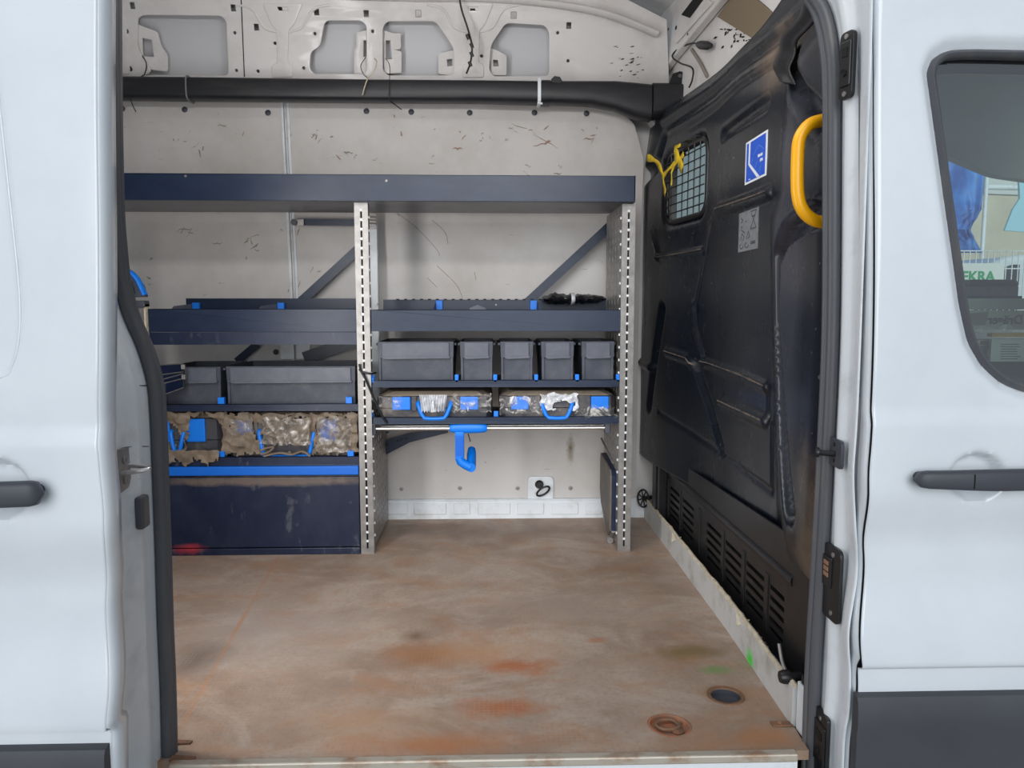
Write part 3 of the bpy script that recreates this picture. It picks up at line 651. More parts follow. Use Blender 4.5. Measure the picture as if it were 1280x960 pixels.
handle(df, Vector((at(1222, 595, BODY).x, BODY, at(1222, 595, BODY).z)), at(1222, 595, BODY).x-at(1133, 595, BODY).x, .13, 0)
wf = [Vector((x, YG-.004+prof(z), z)) for x, z in roundpoly(win, .03, 5)]; wf.append(wf[0]); wf.append(wf[1])
win_o = MB().tube(wf, .0135, 8, .55, up=(0, -1, 0)).build('window_rubber', 'rubber', df, smooth=60, label='dark rubber window surround')
gl = MB().add([Vector((x, YG+.004+prof(z), z)) for x, z in roundpoly(win, .03, 5)], [list(range(len(roundpoly(win, .03, 5))))]).build('window_pane', 'glass', df)
win_i = [(x*.985+.02, (z-1.0)*.93+1.0) for x, z in win]
cy = BODY+.09
shape2d([(.74, .0), (2.25, .0), (2.25, 1.5), (.74, 1.5)], [roundpoly(win_i, .03, 4)], .012, Matrix(((1,0,0,0),(0,0,-1,cy),(0,1,0,0),(0,0,0,1)))).build('door_lining', 'seat', df)

# --- right jamb (B pillar) with seal
sealR = [(998, -60), (1012, -18), (1031, 14), (1041, 60), (1044, 110), (1044, 200), (1043, 400), (1037, 550), (1029, 700), (1021, 830), (1016, 960), (1013, 1040)]
sR = smoothpath([at(x, y, SILL+.03) for x, y in sealR], 6)
pil = empty('trim_4', (.66, 1.33, -.2), 'white pillar between the load opening and the cab door', None, kind='structure')
P = []
def zx(path, z):
    for a, b in zip(path, path[1:]):
        if (a.z-z)*(b.z-z) <= 0 and abs(a.z-b.z) > 1e-6: return a.x+(b.x-a.x)*(z-a.z)/(b.z-a.z)
    return path[-1].x if z < path[-1].z else path[0].x
for t in [k/14 for k in range(15)]:
    P.append([])
    for j in range(120):
        z = -.3+2.0*j/119; xs = zx(sR, min(z, 1.45))+.013 if z < 1.45 else .70; xo = XR+cr_(z)+.001
        y = SILL+.034-(SILL+.034-BODY-.045)*t; x = xs+(xo-xs)*t
        x += -.008*math.exp(-((t-.35)/.12)**2)+.004*math.exp(-((t-.6)/.1)**2)
        P[-1].append(Vector((x, y, z)))
MB().grid(P).build('pillar_face', 'jamb', pil, smooth=60, solid=-.002)
MB().box((.72, SILL+.005, -.3), (.80, SILL+.06, 1.75)).build('pillar_core', 'jamb', pil)
MB().grid([[Vector((XR+cr_(z)+.002+d, BODY+.046+e+prof(z), z)) for z in [-.3+2.02*j/60 for j in range(61)]] for d, e in ((0, .004), (.012, .0), (.05, .01))]).build('door_gap', 'rubber', pil, solid=.003)
sealr = MB().tube([p+Vector((0, .004, 0)) for p in sR], .0125, 10, 1.0, up=(1, 0, 0)).build('door_seal', 'rubber', None, smooth=60, base=(.66, 1.4, -.3), label='worn black rubber seal along the right edge of the load opening', cat='seal')
sr2 = MB().tube([p+Vector((-.010, .014, 0)) for p in sR], .008, 8).build('seal_lip', 'rubber', sealr, smooth=60)
# hardware on the pillar
def pj(px, py, dx=0):  # point on pillar face by pixel, iterative
    p = at(px, py, 1.34)
    best = None
    for k in range(60):
        Y = SILL+.034-(SILL+.034-BODY-.045)*k/59; q = at(px, py, Y); xs = zx(sR, min(q.z, 1.45))+.013; xo = XR+cr_(q.z)+.001; t = k/59
        X = xs+(xo-xs)*t-.008*math.exp(-((t-.35)/.12)**2); e = abs(q.x-X)
        if best is None or e < best[0]: best = (e, q)
    return best[1]+Vector((dx, 0, 0))
def pilbox(px0, px1, py0, py1, th, name, m, r=.004, par=None, cuts=(), **k):
    a = pj(px0, (py0+py1)/2); c = pj(px1, (py0+py1)/2); zt_ = pj((px0+px1)/2, py0).z; zb_ = pj((px0+px1)/2, py1).z
    u = (c-a); L = Vector((u.x, u.y, 0)).length; u.z = 0; m_ = frame(Vector((a.x-.007, a.y-.001, zb_)), u, (0, 0, 1)); hgt = zt_-zb_
    m2 = shape2d(roundpoly([(0, 0), (L, 0), (L, hgt), (0, hgt)], r), [[(x*L, y*hgt) for x, y in cc] for cc in cuts], th, m_@Matrix.Translation((0, 0, th/2)), .001)
    return m2.build(name, m, par, smooth=40, **k), m_, L, hgt
ct, m_, L, hgt = pilbox(1058, 1074, 40, 124, .006, 'contact_plate', 'black', .01, cuts=[[(.3, .60), (.75, .60), (.75, .76), (.3, .76)]], label='black contact plate near the top of the right pillar', cat='contact plate')
MB().box((L*.1, hgt*.18, .006), (L*.9, hgt*.86, .010), m_).build('raised_body', 'black', ct, bevel=.002)
for y in (.07, .93): MB().lathe([(.0045, 0), (.0045, .003), (0, .003)], m_@Vector((L/2, hgt*y, .006)), m_.to_3x3()@Vector((0, 0, 1)), 12).build('screw', 'galv', ct)
MB().lathe([(.006, 0), (.006, .003), (.003, .001), (0, .001)], m_@Vector((L/2, hgt*.38, .010)), m_.to_3x3()@Vector((0, 0, 1)), 14).build('socket', 'dark', ct)
MB().box((L*.3, hgt*.62, .009), (L*.7, hgt*.76, .0112), m_).build('socket', 'dark', ct)
st, m_, L, hgt = pilbox(1042, 1059, 550, 584, .004, 'door_striker', 'handle', .010, label='small steel striker stud on the right pillar level with the cab door handle', cat='striker')
MB().tube([m_@Vector((L*.55, hgt*.45, .004)), m_@Vector((L*.35, hgt*.45, .03))], .0055, 12).lathe([(.009, 0), (.010, .003), (.009, .007), (0, .007)], m_@Vector((L*.35, hgt*.45, .028)), m_.to_3x3()@Vector((-.3, 0, 1)), 14).build('stud', 'black', st, smooth=40)
for y in (.2, .8): MB().lathe([(.004, 0), (.004, .003), (0, .003)], m_@Vector((L*.5, hgt*y, .004)), m_.to_3x3()@Vector((0, 0, 1)), 12).build('screw', 'black', st)
c3, m_, L, hgt = pilbox(1036, 1057, 684, 778, .005, 'contact_plate', 'black', .014, label='black oval plate with three copper contacts, midway down the right pillar', cat='contact plate')
MB().box((-L*.02, hgt*.42, .004), (L*.55, hgt*.84, .009), m_).build('raised_body', 'black', c3, bevel=.002)
for k in range(3): MB().box((L*.14, hgt*(.56+.08*k), .0085), (L*.42, hgt*(.62+.08*k), .0105), m_).build('contact', 'copper', c3, bevel=.0006, label='square copper contact' if k == 0 else None)
for y in (.1, .9): MB().lathe([(.005, 0), (.005, .003), (.002, .003), (0, .001)], m_@Vector((L*.6, hgt*y, .005)), m_.to_3x3()@Vector((0, 0, 1)), 12).build('screw', 'galv', c3)
c4, m_, L, hgt = pilbox(1024, 1041, 894, 975, .006, 'contact_plate', 'black', .006, label='black latch plate with two openings at the foot of the right pillar', cat='contact plate')
MB().box((L*.08, hgt*.2, .006), (L*.95, hgt*.84, .010), m_).build('raised_body', 'black', c4, bevel=.002)
MB().lathe([(.005, 0), (.0045, .002), (0, .002)], m_@Vector((L*.5, hgt*.9, .006)), m_.to_3x3()@Vector((0, 0, 1)), 12).build('screw', 'galv', c4)
MB().lathe([(.006, 0), (.006, .002), (0, .002)], m_@Vector((L*.5, hgt*.4, .010)), m_.to_3x3()@Vector((0, 0, 1)), 14).build('socket', 'dark', c4)
MB().box((L*.35, hgt*.6, .009), (L*.75, hgt*.72, .0115), m_).build('socket', 'dark', c4)

# --- left jamb (C pillar) with seal
sealL = [(137, -60), (138, 100), (141, 250), (145, 310), (150, 352), (161, 394), (179, 436), (191, 478), (195, 520), (198, 600), (201, 680), (204, 780), (208, 880), (211, 1040)]
sL = smoothpath([at(x, y, SILL+.03) for x, y in sealL], 6)
pl = empty('trim_5', (-.66, 1.33, -.2), 'white rear pillar beside the slid-open door', None, kind='structure')
P = []
def jl(z, t):
    xs = zx(sL, z)-.012; xo = xs-.012
    y = SILL+.034-(SILL+.034-BODY-.02)*t; x = xs+(xo-xs)*t
    x += .006*math.exp(-((t-.45)/.15)**2)
    return x, y
for t in [k/14 for k in range(15)]:
    P.append([])
    for j in range(160):
        z = -.3+2.0*j/159; x, y = jl(z, t); P[-1].append(Vector((x, y, z)))
MB().grid(P).build('pillar_face', 'jamb', pl, smooth=60, solid=.002)
MB().grid([[Vector((jl(z, 1)[0]-d, BODY+.022+.004*(d > 0), z)) for z in [-.3+2.0*j/80 for j in range(81)]] for d in (-.003, .02, .5)]).build('pillar_side', 'jamb', pl, smooth=50, solid=.002)
def lj(px, py):
    best = None
    for k in range(120):
        t = k/119*1.0; Y = SILL+.034-(SILL+.034-BODY-.02)*t; q = at(px, py, Y); X = jl(q.z, t)[0]; e = abs(q.x-X)
        if best is None or e < best[0]: best = (e, q)
    return best[1]
for (pts) in ([(147, 482), (186, 482)], [(147, 511), (186, 511)], [(146, 561), (165, 558), (188, 558)]):
    MB().tube([lj(x, y)+Vector((.0005, 0, 0)) for x, y in pts], .0011, 6).build('panel_joint', 'mark', pl)
MB().tube(smoothpath([lj(x, y) for x, y in [(166, 566), (173, 575), (174, 588), (172, 598)]], 5), .003, 8).build('pressed_bead', 'jamb', pl, smooth=60)
seall = MB().tube([p+Vector((0, .004, 0)) for p in sL], [.0125]*len(sL), 10, 1, up=(1, 0, 0)).build('door_seal', 'rubber', None, smooth=60, base=(-.66, 1.4, -.3), label='black rubber seal curving down the left edge of the load opening', cat='seal')
MB().tube([p+Vector((.008, .014, 0)) for p in sL], .0065, 8).build('seal_lip', 'rubber', seall, smooth=60)
q = lj(152, 587)
n_ = Vector((1, -.08, 0)).normalized()
ml = frame(q+Vector((.002, 0, 0)), (0, 1, 0), (0, 0, 1))
lt = shape2d(roundpoly([(-.025, -.037), (.012, -.033), (.022, -.014), (.024, .012), (.020, .036), (-.025, .038)], .006), [], .006, ml, .001).build('door_striker', 'galv', None, smooth=40, label='steel latch loop with two screws on the left pillar', cat='striker')
for dz in (-.018, .018): MB().lathe([(.008, 0), (.008, .003), (.003, .003), (0, .001)], q+Vector((.005, .0, dz)), (1, 0, 0), 16).build('screw', 'galv', lt, smooth=40)
MB().tube(smoothpath([q+Vector(k) for k in ((.004, -.010, -.004), (.03, -.006, -.002), (.045, .004, 0), (.03, .014, .002), (.004, .016, .004))], 6), .0042, 10).build('loop', 'chrome', lt, smooth=60)
q = lj(173, 640); b = MB(); b.box((q.x-.002, q.y-.014, q.z-.030), (q.x+.014, q.y+.018, q.z+.030)).build('rubber_buffer', 'rubber', None, bevel=.006, seg=3, label='dark grey rubber stop block on the left pillar', cat='stop block')
for k, y in enumerate((753, 761, 769)):
    q = lj(153, y); MB().cyl(q-Vector((.004, 0, 0)), q+Vector((.0015, 0, 0)), .0035, 10).build('drain_hole', 'dark', pl)

# ================================================================== BULKHEAD
def Xb(Y): return .70-.075*sm(2.3, 3.05, Y)
def onB(px, py):
    X = .7
    for _ in range(12): p = onX(px, py, X); X = .5*X+.5*Xb(p.y)
    p = onX(px, py, Xb(p.y)); return (p.y, p.z)
def ztop(Y): return 1.60+.10*sm(2.1, 1.5, Y)
segs = [  # (pixel polyline, half width m, height m: + towards the load space)
 ([(870, 458), (903, 562)], .022, -.022), ([(835, 440), (862, 449), (868, 458)], .016, .012),
 ([(882, 453), (930, 470), (959, 484)], .014, .010), ([(903, 502), (957, 527)], .016, .012), ([(828, 388), (812, 507)], .026, -.03),
 ([(824, 515), (880, 551), (965, 614)], .008, -.006), ([(868, 380), (870, 412), (882, 453)], .012, .008),
 ([(828, 176), (822, 205), (800, 228)], .03, -.025), ([(817, 288), (826, 323)], .014, .012), ([(826, 323), (881, 313)], .012, .010),
 ([(900, 263), (935, 252), (966, 241)], .014, .014), ([(889, 280), (868, 390)], .008, .005), ([(905, 168), (959, 128)], .018, -.014),
 ([(838, 165), (925, 99), (975, 64)], .018, .014), ([(826, 150), (925, 72), (1010, 0)], .02, .016),
 ([(798, 450), (815, 460)], .014, .012), ([(961, 484), (961, 523)], .008, -.008), ([(966, 615), (966, 530)], .008, -.008)]
SG = [([onB(*p) for p in pl_], w, h) for pl_, w, h in segs]
col = [onB(*p) for p in [(985, 60), (978, 130), (975, 190), (974, 235), (964, 262), (963, 300), (963, 400), (966, 530), (970, 640), (985, 720)]]+[(1.40, .2), (1.40, 1.6)]
grv = [(p_.y, p_.z) for p_ in [onX(a_, b_, .675) for a_, b_ in [(1040, 258), (1014, 272), (988, 292), (974, 322), (971, 400), (977, 480), (984, 560), (992, 640)]]]
grv2 = [(p_.y, p_.z) for p_ in [onX(a_, b_, .69) for a_, b_ in [(1036, 150), (1016, 128), (1000, 100), (996, 78)]]]
wq = [onB(*p) for p in [(833, 208), (884, 176), (881, 266), (838, 292)]]
wy0 = min(wq[0][0], wq[3][0]); wy1 = max(wq[1][0], wq[2][0]); wy0, wy1 = wy1, max(wq[0][0], wq[3][0]); wz0 = 1.175; wz1 = 1.415
wr = rrect(wy0, wz0, wy1, wz1, .05)
def bh(Y, z):
    h = 0
    for pts, w, hh in SG:
        d = min(sdseg((Y, z), a, b) for a, b in zip(pts, pts[1:]))
        if d < w*1.6: h += hh*sm(w*1.5, w*.3, d)
    if Y < 2.2:
        h += .032*sm(.0, -.14, sdpoly((Y, z), col))
        d = min(sdseg((Y, z), a, b) for a, b in zip(grv, grv[1:])); h -= .035*sm(.034, .016, d)
        d = min(sdseg((Y, z), a, b) for a, b in zip(grv2, grv2[1:])); h -= .05*sm(.04, .015, d)
    if Y > 2.3:
        d = sdpoly((Y, z), wr); h -= .012*sm(.03, .01, d)
    h += .004*noise.noise(Vector((Y*3, z*3, 1)))
    return h
ny, nz = 250, 190; P = []
for i in range(ny+1):
    Y = 1.43+(3.07-1.43)*i/ny; P.append([])
    for j in range(nz+1):
        z = .265+(ztop(Y)-.265)*j/nz; P[-1].append(Vector((Xb(Y)-bh(Y, z)+.02*sm(1.40, 1.62, z), Y, z)))
wr_in = rrect(wy0+.01, wz0+.01, wy1-.01, wz1-.01, .04)
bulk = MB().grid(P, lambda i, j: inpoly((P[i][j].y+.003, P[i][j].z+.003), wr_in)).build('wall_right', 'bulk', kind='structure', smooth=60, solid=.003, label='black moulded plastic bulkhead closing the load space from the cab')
# upper flange band, skirt with louvres, ledge
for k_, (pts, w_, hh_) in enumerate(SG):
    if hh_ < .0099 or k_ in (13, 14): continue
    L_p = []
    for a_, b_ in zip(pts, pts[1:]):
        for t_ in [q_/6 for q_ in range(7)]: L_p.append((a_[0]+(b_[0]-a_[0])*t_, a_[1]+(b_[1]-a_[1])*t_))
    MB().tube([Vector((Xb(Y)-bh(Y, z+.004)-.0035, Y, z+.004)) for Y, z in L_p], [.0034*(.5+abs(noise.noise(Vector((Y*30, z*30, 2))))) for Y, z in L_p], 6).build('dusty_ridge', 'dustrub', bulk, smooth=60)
fb = [Vector((Xb(Y)+.045, Y, ztop(Y)-.01)) for Y in [1.43+.08*k for k in range(21)]]
MB().tube(fb, .03, 8, .6).build('top_flange', 'black', bulk, smooth=60)
SX = .685
def sq(px, py, X=SX): p = onX(px, py, X); return (p.y, p.z)
lou = []
sk_out = [(1.50, .36), (1.50, -.04), (1.60, -.03), (3.08, .03), (3.08, .30)]
groups = [(3.02, 2.80), (2.78, 2.62), (2.60, 2.46), (2.36, 2.22), (2.20, 2.06), (2.04, 1.90), (1.88, 1.74)]
hol = []
for (a, b_) in [(2.98, 2.82), (2.79, 2.63), (2.60, 2.44), (2.30, 2.14), (2.11, 1.96), (1.93, 1.79), (1.76, 1.66)]:
    for k in range(5): hol.append([(b_+.006, .085+.026*k), (a-.006, .085+.026*k), (a-.006, .097+.026*k), (b_+.006, .097+.026*k)])
MX = Matrix(((0, 0, -1, SX), (1, 0, 0, 0), (0, -1, 0, 0), (0, 0, 0, 1)))
MX = frame((SX, 0, 0), (0, 1, 0), (0, 0, 1))
skp = shape2d(sk_out, hol, .006, MX).build('skirt_panel', 'black', bulk)
MB().box((SX+.03, 1.6, -.03), (SX+.035, 3.06, .28)).build('vent_backing', 'dark', bulk)
MB().tube([(SX-.004, 1.62, .255), (SX-.004, 3.04, .245)], .012, 8, .5).build('skirt_bead', 'black', bulk, smooth=60)
MB().plate([(SX-.006, 1.635, -.0), (SX-.006, 1.50, -.03), (SX-.006, 1.50, .36), (SX-.006, 1.62, .30)], (.01, 0, 0)).build('skirt_end', 'black', bulk, bevel=.004)
for (a, b_) in [(2.81, 2.80), (2.61, 2.62), (2.38, 2.37), (2.13, 2.12), (1.95, 1.94), (1.78, 1.77)]: MB().box((SX-.006, b_-.006, .07), (SX+.004, a+.006, .22)).build('vent_rib', 'black', bulk, bevel=.002)
b = MB()
for k in range(70):
    t = random.random(); px = 845+150*t+random.gauss(0, 10); py = 565+120*t+random.gauss(0, 12); Y, z = onB(px, py); s = random.uniform(.0012, .005)
    if z < .29 or Y < 1.5: continue
    a = random.uniform(0, 3); X = Xb(Y)-bh(Y, z)-.001
    b.plate([(X, Y+s*1.6*math.cos(a+w), z+s*math.sin(a+w)) for w in (0, 1.7, 3.1, 4.6)], (-.0005, 0, 0))
b.build('paint_chips', 'flake', bulk, kind='stuff')
# white kick board with torn edge, dirty ledge behind
kb = MB(); pts0 = [];
KX = .632
YA, YZ = 1.475, 3.04
n = 60; secs = []
for i in range(n+1):
    Y = YA+(YZ-YA)*i/n; h = .082+.004*noise.noise(Vector((Y*9, 2, 3))); x = .628+.012*sm(1.4, 2.0, Y); secs.append([Vector((x, Y, -.002)), Vector((x+.012, Y, -.002)), Vector((x+.012, Y, h)), Vector((x, Y, h))])
kick = kb.loft(secs).build('baseboard_right', 'kick', kind='structure', label='white kick board with torn foam edge and a green paint mark')
MB().tube([Vector((.634+.012*sm(1.4, 2.0, Y)+.003*noise.noise(Vector((Y*11, 0, 0))), Y, .083+.004*noise.noise(Vector((Y*9, 2, 3))))) for Y in [YA+(YZ-YA)*k/80 for k in range(81)]], [.006+.003*noise.noise(Vector((k*.7, 5, 5))) for k in range(81)], 7).build('foam_edge', 'foam', kick)
for px, py in ((843, 672), (925, 775)):
    p = onX(px, py, .64); MB().plate([p+Vector(k) for k in ((-.012, -.01, -.012), (.02, -.015, .004), (.006, .0, .0), (-.004, .02, .008))], (0, 0, .003)).build('foam_tear', 'foam', kick)
MB().box((.642, 1.47, .02), (SX+.02, 3.05, .045)).build('ledge', 'bulk', bulk)
b = MB()
for k in range(120):
    Y = random.uniform(1.6, 3.0); x = random.uniform(.650, .68); s = random.uniform(.001, .004)
    b.plate([(x+s*math.cos(w), Y+2*s*math.sin(w), .0455) for w in (0, 1.7, 3.1, 4.6)], (0, 0, .001))
b.build('debris', 'scuff', bulk, kind='stuff')
# post at the front end of the kick board
MB().box((.636, 1.425, -.005), (.662, 1.472, .10)).build('kick_end', 'strip', kick, bevel=.002)
MB().box((.640, 1.452, .0), (.66, 1.462, .12)).build('end_bracket', 'black', kick)

# grille, glass, far cab view
Xg = Xb(2.7)-.012
def gp(Y, z): return Vector((Xb(Y)+.006, Y, z))
gr = empty('window_1', gp((wy0+wy1)/2, wz0), 'small barred window in the black bulkhead', None, kind='structure')
ring = [gp(a, b_) for a, b_ in rrect(wy0, wz0, wy1, wz1, .05)]; ring += ring[:2]
MB().tube(ring, .010, 8, .8).build('window_frame', 'black', gr, smooth=60)
for k in range(1, 7):
    Y = wy0+(wy1-wy0)*k/7; MB().tube([gp(Y, wz0+.004)-Vector((.006, 0, 0)), gp(Y, wz1-.004)-Vector((.006, 0, 0))], .0024, 6).build('grille_bar', 'black', gr)
for k in range(1, 8):
    z = wz0+(wz1-wz0)*k/8; MB().tube([gp(Y, z)-Vector((.010, 0, 0)) for Y in (wy0+.004, (wy0+wy1)/2, wy1-.004)], .0024, 6).build('grille_bar', 'black', gr)
MB().add([gp(wy0-.0, wz0)+Vector((.03, 0, 0)), gp(wy1, wz0)+Vector((.03, 0, 0)), gp(wy1, wz1)+Vector((.03, 0, 0)), gp(wy0, wz1)+Vector((.03, 0, 0))], [(0, 1, 2, 3)]).build('window_pane', 'glass2', gr)
for (a, b_) in ((872, 170), (850, 193), (838, 297), (868, 292)):
    Y, z = onB(a, b_); MB().cyl((Xb(Y)-.008, Y, z), (Xb(Y)+.02, Y, z), .006, 10).build('clip', 'black', gr)

# stickers
def plane_on_bulk(p4, off=.003):
    q = [onB(*p) for p in p4]; Yr = sum(a for a, _ in q)/4; return q
def sticker(name, c4, m, label, cat):
    q = [onB(*p) for p in c4]; y_far = (q[0][0]+q[3][0])/2; y_near = (q[1][0]+q[2][0])/2; zt_ = (q[0][1]+q[1][1])/2; zb_ = (q[2][1]+q[3][1])/2
    X = min(Xb(y_far)-bh(y_far, zt_), Xb(y_near)-bh(y_near, zb_), Xb((y_far+y_near)/2)-bh((y_far+y_near)/2, (zt_+zb_)/2))-.003
    F = frame((X, y_far, zb_), (0, -1, 0), (0, 0, 1)); w = y_far-y_near; h = zt_-zb_
    o = MB().box((0, 0, -.0008), (w, h, .0008), F).build(name, m, None, label=label, cat=cat); return o, F, w, h
s1, F, w, h = sticker('sticker', [(935, 176), (962, 165), (960, 220), (933, 231)], 'white', 'blue rectangular loading-advice sticker with white border on the bulkhead', 'sticker')
sb = MB().box((w*.06, h*.05, .0008), (w*.94, h*.95, .0014), F).build('blue_field', 'sblue', s1, label='blue printed field')
MB().plate([F@Vector((w*a, h*b_, .0016)) for a, b_ in ((.18, .95), (.25, .95), (.24, .46), (.72, .05), (.60, .05), (.17, .44))], F.to_3x3()@Vector((0, 0, .0003))).build('white_line', 'white', s1)
for (a, b_) in ((.36, .5), (.55, .36), (.74, .22)):
    MB().plate([F@Vector((w*(a+dx), h*(b_+dy), .0016)) for dx, dy in ((-.05, -.06), (-.03, -.06), (.05, .06), (.03, .06))], F.to_3x3()@Vector((0, 0, .0003))).build('small_arrow', 'slight', s1)
MB().plate([F@Vector((w*a, h*b_, .0016)) for a, b_ in ((.40, .60), (.66, .76), (.90, .60), (.90, .61), (.66, .775), (.40, .615))], F.to_3x3()@Vector((0, 0, .0003))).build('roof_outline', 'slight', s1)
text('900 daN', h*.085, F@Matrix.Translation((w*.72, h*.52, .0017)), .0002, .0006).build('lettering', 'white', s1)
text('5 kN', h*.085, F@Matrix.Translation((w*.78, h*.40, .0017)), .0002, .0006).build('lettering', 'white', s1)
text('max. kg', h*.04, F@Matrix.Translation((w*.24, h*.09, .0017)), .0002).build('lettering', 'white', s1)
s2, F, w, h = sticker('sticker', [(926, 266), (950, 260), (950, 311), (925, 315)], 'label', 'grey instruction sticker with thin line drawings, below the blue sticker', 'sticker')
b = MB()
def ln(a, b_, t=.003): b.bar(F@Vector((w*a[0], h*a[1], .001)), F@Vector((w*b_[0], h*b_[1], .001)), t, .0004, F.to_3x3()@Vector((0, 0, 1)))
for pts in ([(.62, .95), (.90, .52), (.62, .52), (.90, .95), (.62, .95)], [(.68, .82), (.84, .82)], [(.12, .86), (.22, .80), (.12, .74)], [(.12, .66), (.2, .6)], [(.14, .56), (.34, .46)],
            [(.12, .30), (.2, .46), (.32, .36), (.24, .28)], [(.42, .30), (.52, .48), (.6, .34), (.5, .3)], [(.66, .2), (.88, .2), (.88, .15), (.66, .15), (.66, .2)], [(.34, .74), (.42, .74)]):
    for p0, p1 in zip(pts, pts[1:]): ln(p0, p1)
for cx, cy_ in ((.18, .14), (.46, .14)):
    for k in range(9): a = math.radians(100+k*30); a2 = math.radians(100+(k+1)*30); ln((cx+.09*math.cos(a), cy_+.06*math.sin(a)), (cx+.09*math.cos(a2), cy_+.06*math.sin(a2)))
b.build('line_drawing', 'mark', s2)
text('WEBA', h*.05, F@Matrix.Translation((w*.78, h*.172, .0014)), .0002, .0004).build('lettering', 'mark', s2)

# yellow grab handle
gx = .655
ph = [at(x, y, 1.50) for x, y in [(1048, 149), (1030, 150), (1012, 156), (1000, 172), (997, 195), (997, 240), (1003, 262), (1017, 275), (1034, 278), (1048, 278)]]
gh = MB().tube(smoothpath(ph, 6), .0125, 14).build('grab_handle', 'yellow', None, smooth=60, label='bright yellow curved grab handle at the right edge of the opening', cat='handle')
for p in (ph[0], ph[-1]): MB().lathe([(.018, -.012), (.018, .004), (.013, .008), (0, .008)], p+Vector((.006, 0, 0)), (-1, 0, 0), 16).build('end_boss', 'yellow', gh, smooth=40)
# black crumpled seal flap at the top right corner
fp = [(1.64, 1.50), (1.60, 1.44), (1.68, 1.36), (1.60, 1.30), (1.56, 1.22)]
b = MB(); S = []
fpx = [(1024, -12), (1020, 10), (1006, 30), (992, 48), (988, 66), (984, 84), (990, 100)]
fpt = smoothpath([Vector((x, y, 0)) for x, y in fpx], 6)
for i, q in enumerate(fpt):
    S.append([])
    for k in range(8):
        u = k/7; Y, z = onB(q.x+u*20, q.y+6*u); S[-1].append(Vector((Xb(Y)-.030-.012*sm(.1, .3, u)+.012*sm(.5, .8, u)-.0025*math.sin(i*.5), Y, z)))
b.grid(S).build('seal_flap', 'black', None, smooth=60, solid=.004, label='black crumpled rubber flap above the yellow grab handle', cat='flap')

# yellow strap knotted on the grille
def ribbon(pts, w, name, par=None, off=(0, 0, 0), **k):
    P = smoothpath(pts, 6); Q = []
    for i, p in enumerate(P):
        t = (P[min(i+1, len(P)-1)]-P[max(i-1, 0)]).normalized(); s = t.cross(Vector((1, .15*math.sin(i*.7), 0))).normalized()*w/2*(.75+.25*math.sin(i*.9)); Q.append([p-s, p+Vector((.003*math.sin(i), 0, 0)), p+s])
    return MB().grid(Q).build(name, 'strap', par, smooth=80, solid=.002, **k)
def gq(px, py, off=-.025): Y, z = onB(px, py); return Vector((Xb(Y)+off, Y, z))
ys = empty('tied_strap', gq(855, 200), 'yellow plastic strap knotted through the barred window', 'strap')
ribbon([gq(852, 180, -.01), gq(852, 190), gq(857, 200), gq(862, 212)], .05, 'strap_loop', ys)
ribbon([gq(822, 197, -.04), gq(830, 202, -.03), gq(836, 216), gq(838, 230), gq(842, 243, -.03)], .028, 'strap_tail', ys)
ribbon([gq(836, 222), gq(846, 210), gq(858, 199), gq(864, 192)], .02, 'strap_tail', ys)
ribbon([gq(851, 206), gq(848, 218), gq(850, 232, -.03)], .018, 'strap_tail', ys)

# handwheel, black box and bolt along the skirt
hw = at(804, 623, 3.0)
wv = empty('handwheel', hw, 'small black handwheel low at the far corner of the bulkhead', 'handwheel')
rw = [hw+Vector((-.01, .030*math.cos(a)*.6, .034*math.sin(a))) for a in [2*math.pi*k/20 for k in range(22)]]
rw = [hw+Vector((.020*math.cos(a), -.012*math.cos(a), .036*math.sin(a))) for a in [2*math.pi*k/20 for k in range(22)]]
MB().tube(rw, .004, 8).build('rim', 'black', wv, smooth=60)
b = MB()
for k in range(4): a = math.pi*k/4+.3; b.tube([hw+Vector((.020*math.cos(a+s), -.012*math.cos(a+s), .036*math.sin(a+s))) for s in (0, math.pi)], .0028, 6)
b.build('spoke', 'black', wv)
MB().cyl(hw, hw+Vector((.05, .02, 0)), .009, 12).build('shaft', 'black', wv)
p = at(826, 600, 2.86)
MB().box((p.x-.022, p.y-.02, .03), (p.x+.03, p.y+.06, .34)).build('bulkhead_foot', 'black', bulk, bevel=.012, seg=3)
p = at(984, 846, 1.51)
bt = MB().lathe([(.0, -.016), (.012, -.016), (.015, -.008), (.015, .004), (.010, .006), (.010, .03), (0, .03)], p, (1, 0, 0), 12).build('clamp_bolt', 'black', None, smooth=40, label='black clamp bolt at the near foot of the bulkhead', cat='bolt')
MB().tube(smoothpath([p+Vector((.004, .01, .0)), p+Vector((.0, .03, .02)), p+Vector((.0, .05, .05))], 4), .004, 8).build('lever', 'galv', bt, smooth=60)
# hinge plate on the floor
p = fz(977, 906); hp = MB().box((p.x-.022, p.y-.009, .0), (p.x+.022, p.y+.009, .004)).build('hinge_plate', 'rust', None, bevel=.002, label='small rusty hinge plate on the floor at the foot of the kick board', cat='plate')
MB().lathe([(.004, 0), (.004, .002), (0, .002)], (p.x-.004, p.y, .004), (0, 0, 1), 12).build('screw', 'copper', hp)
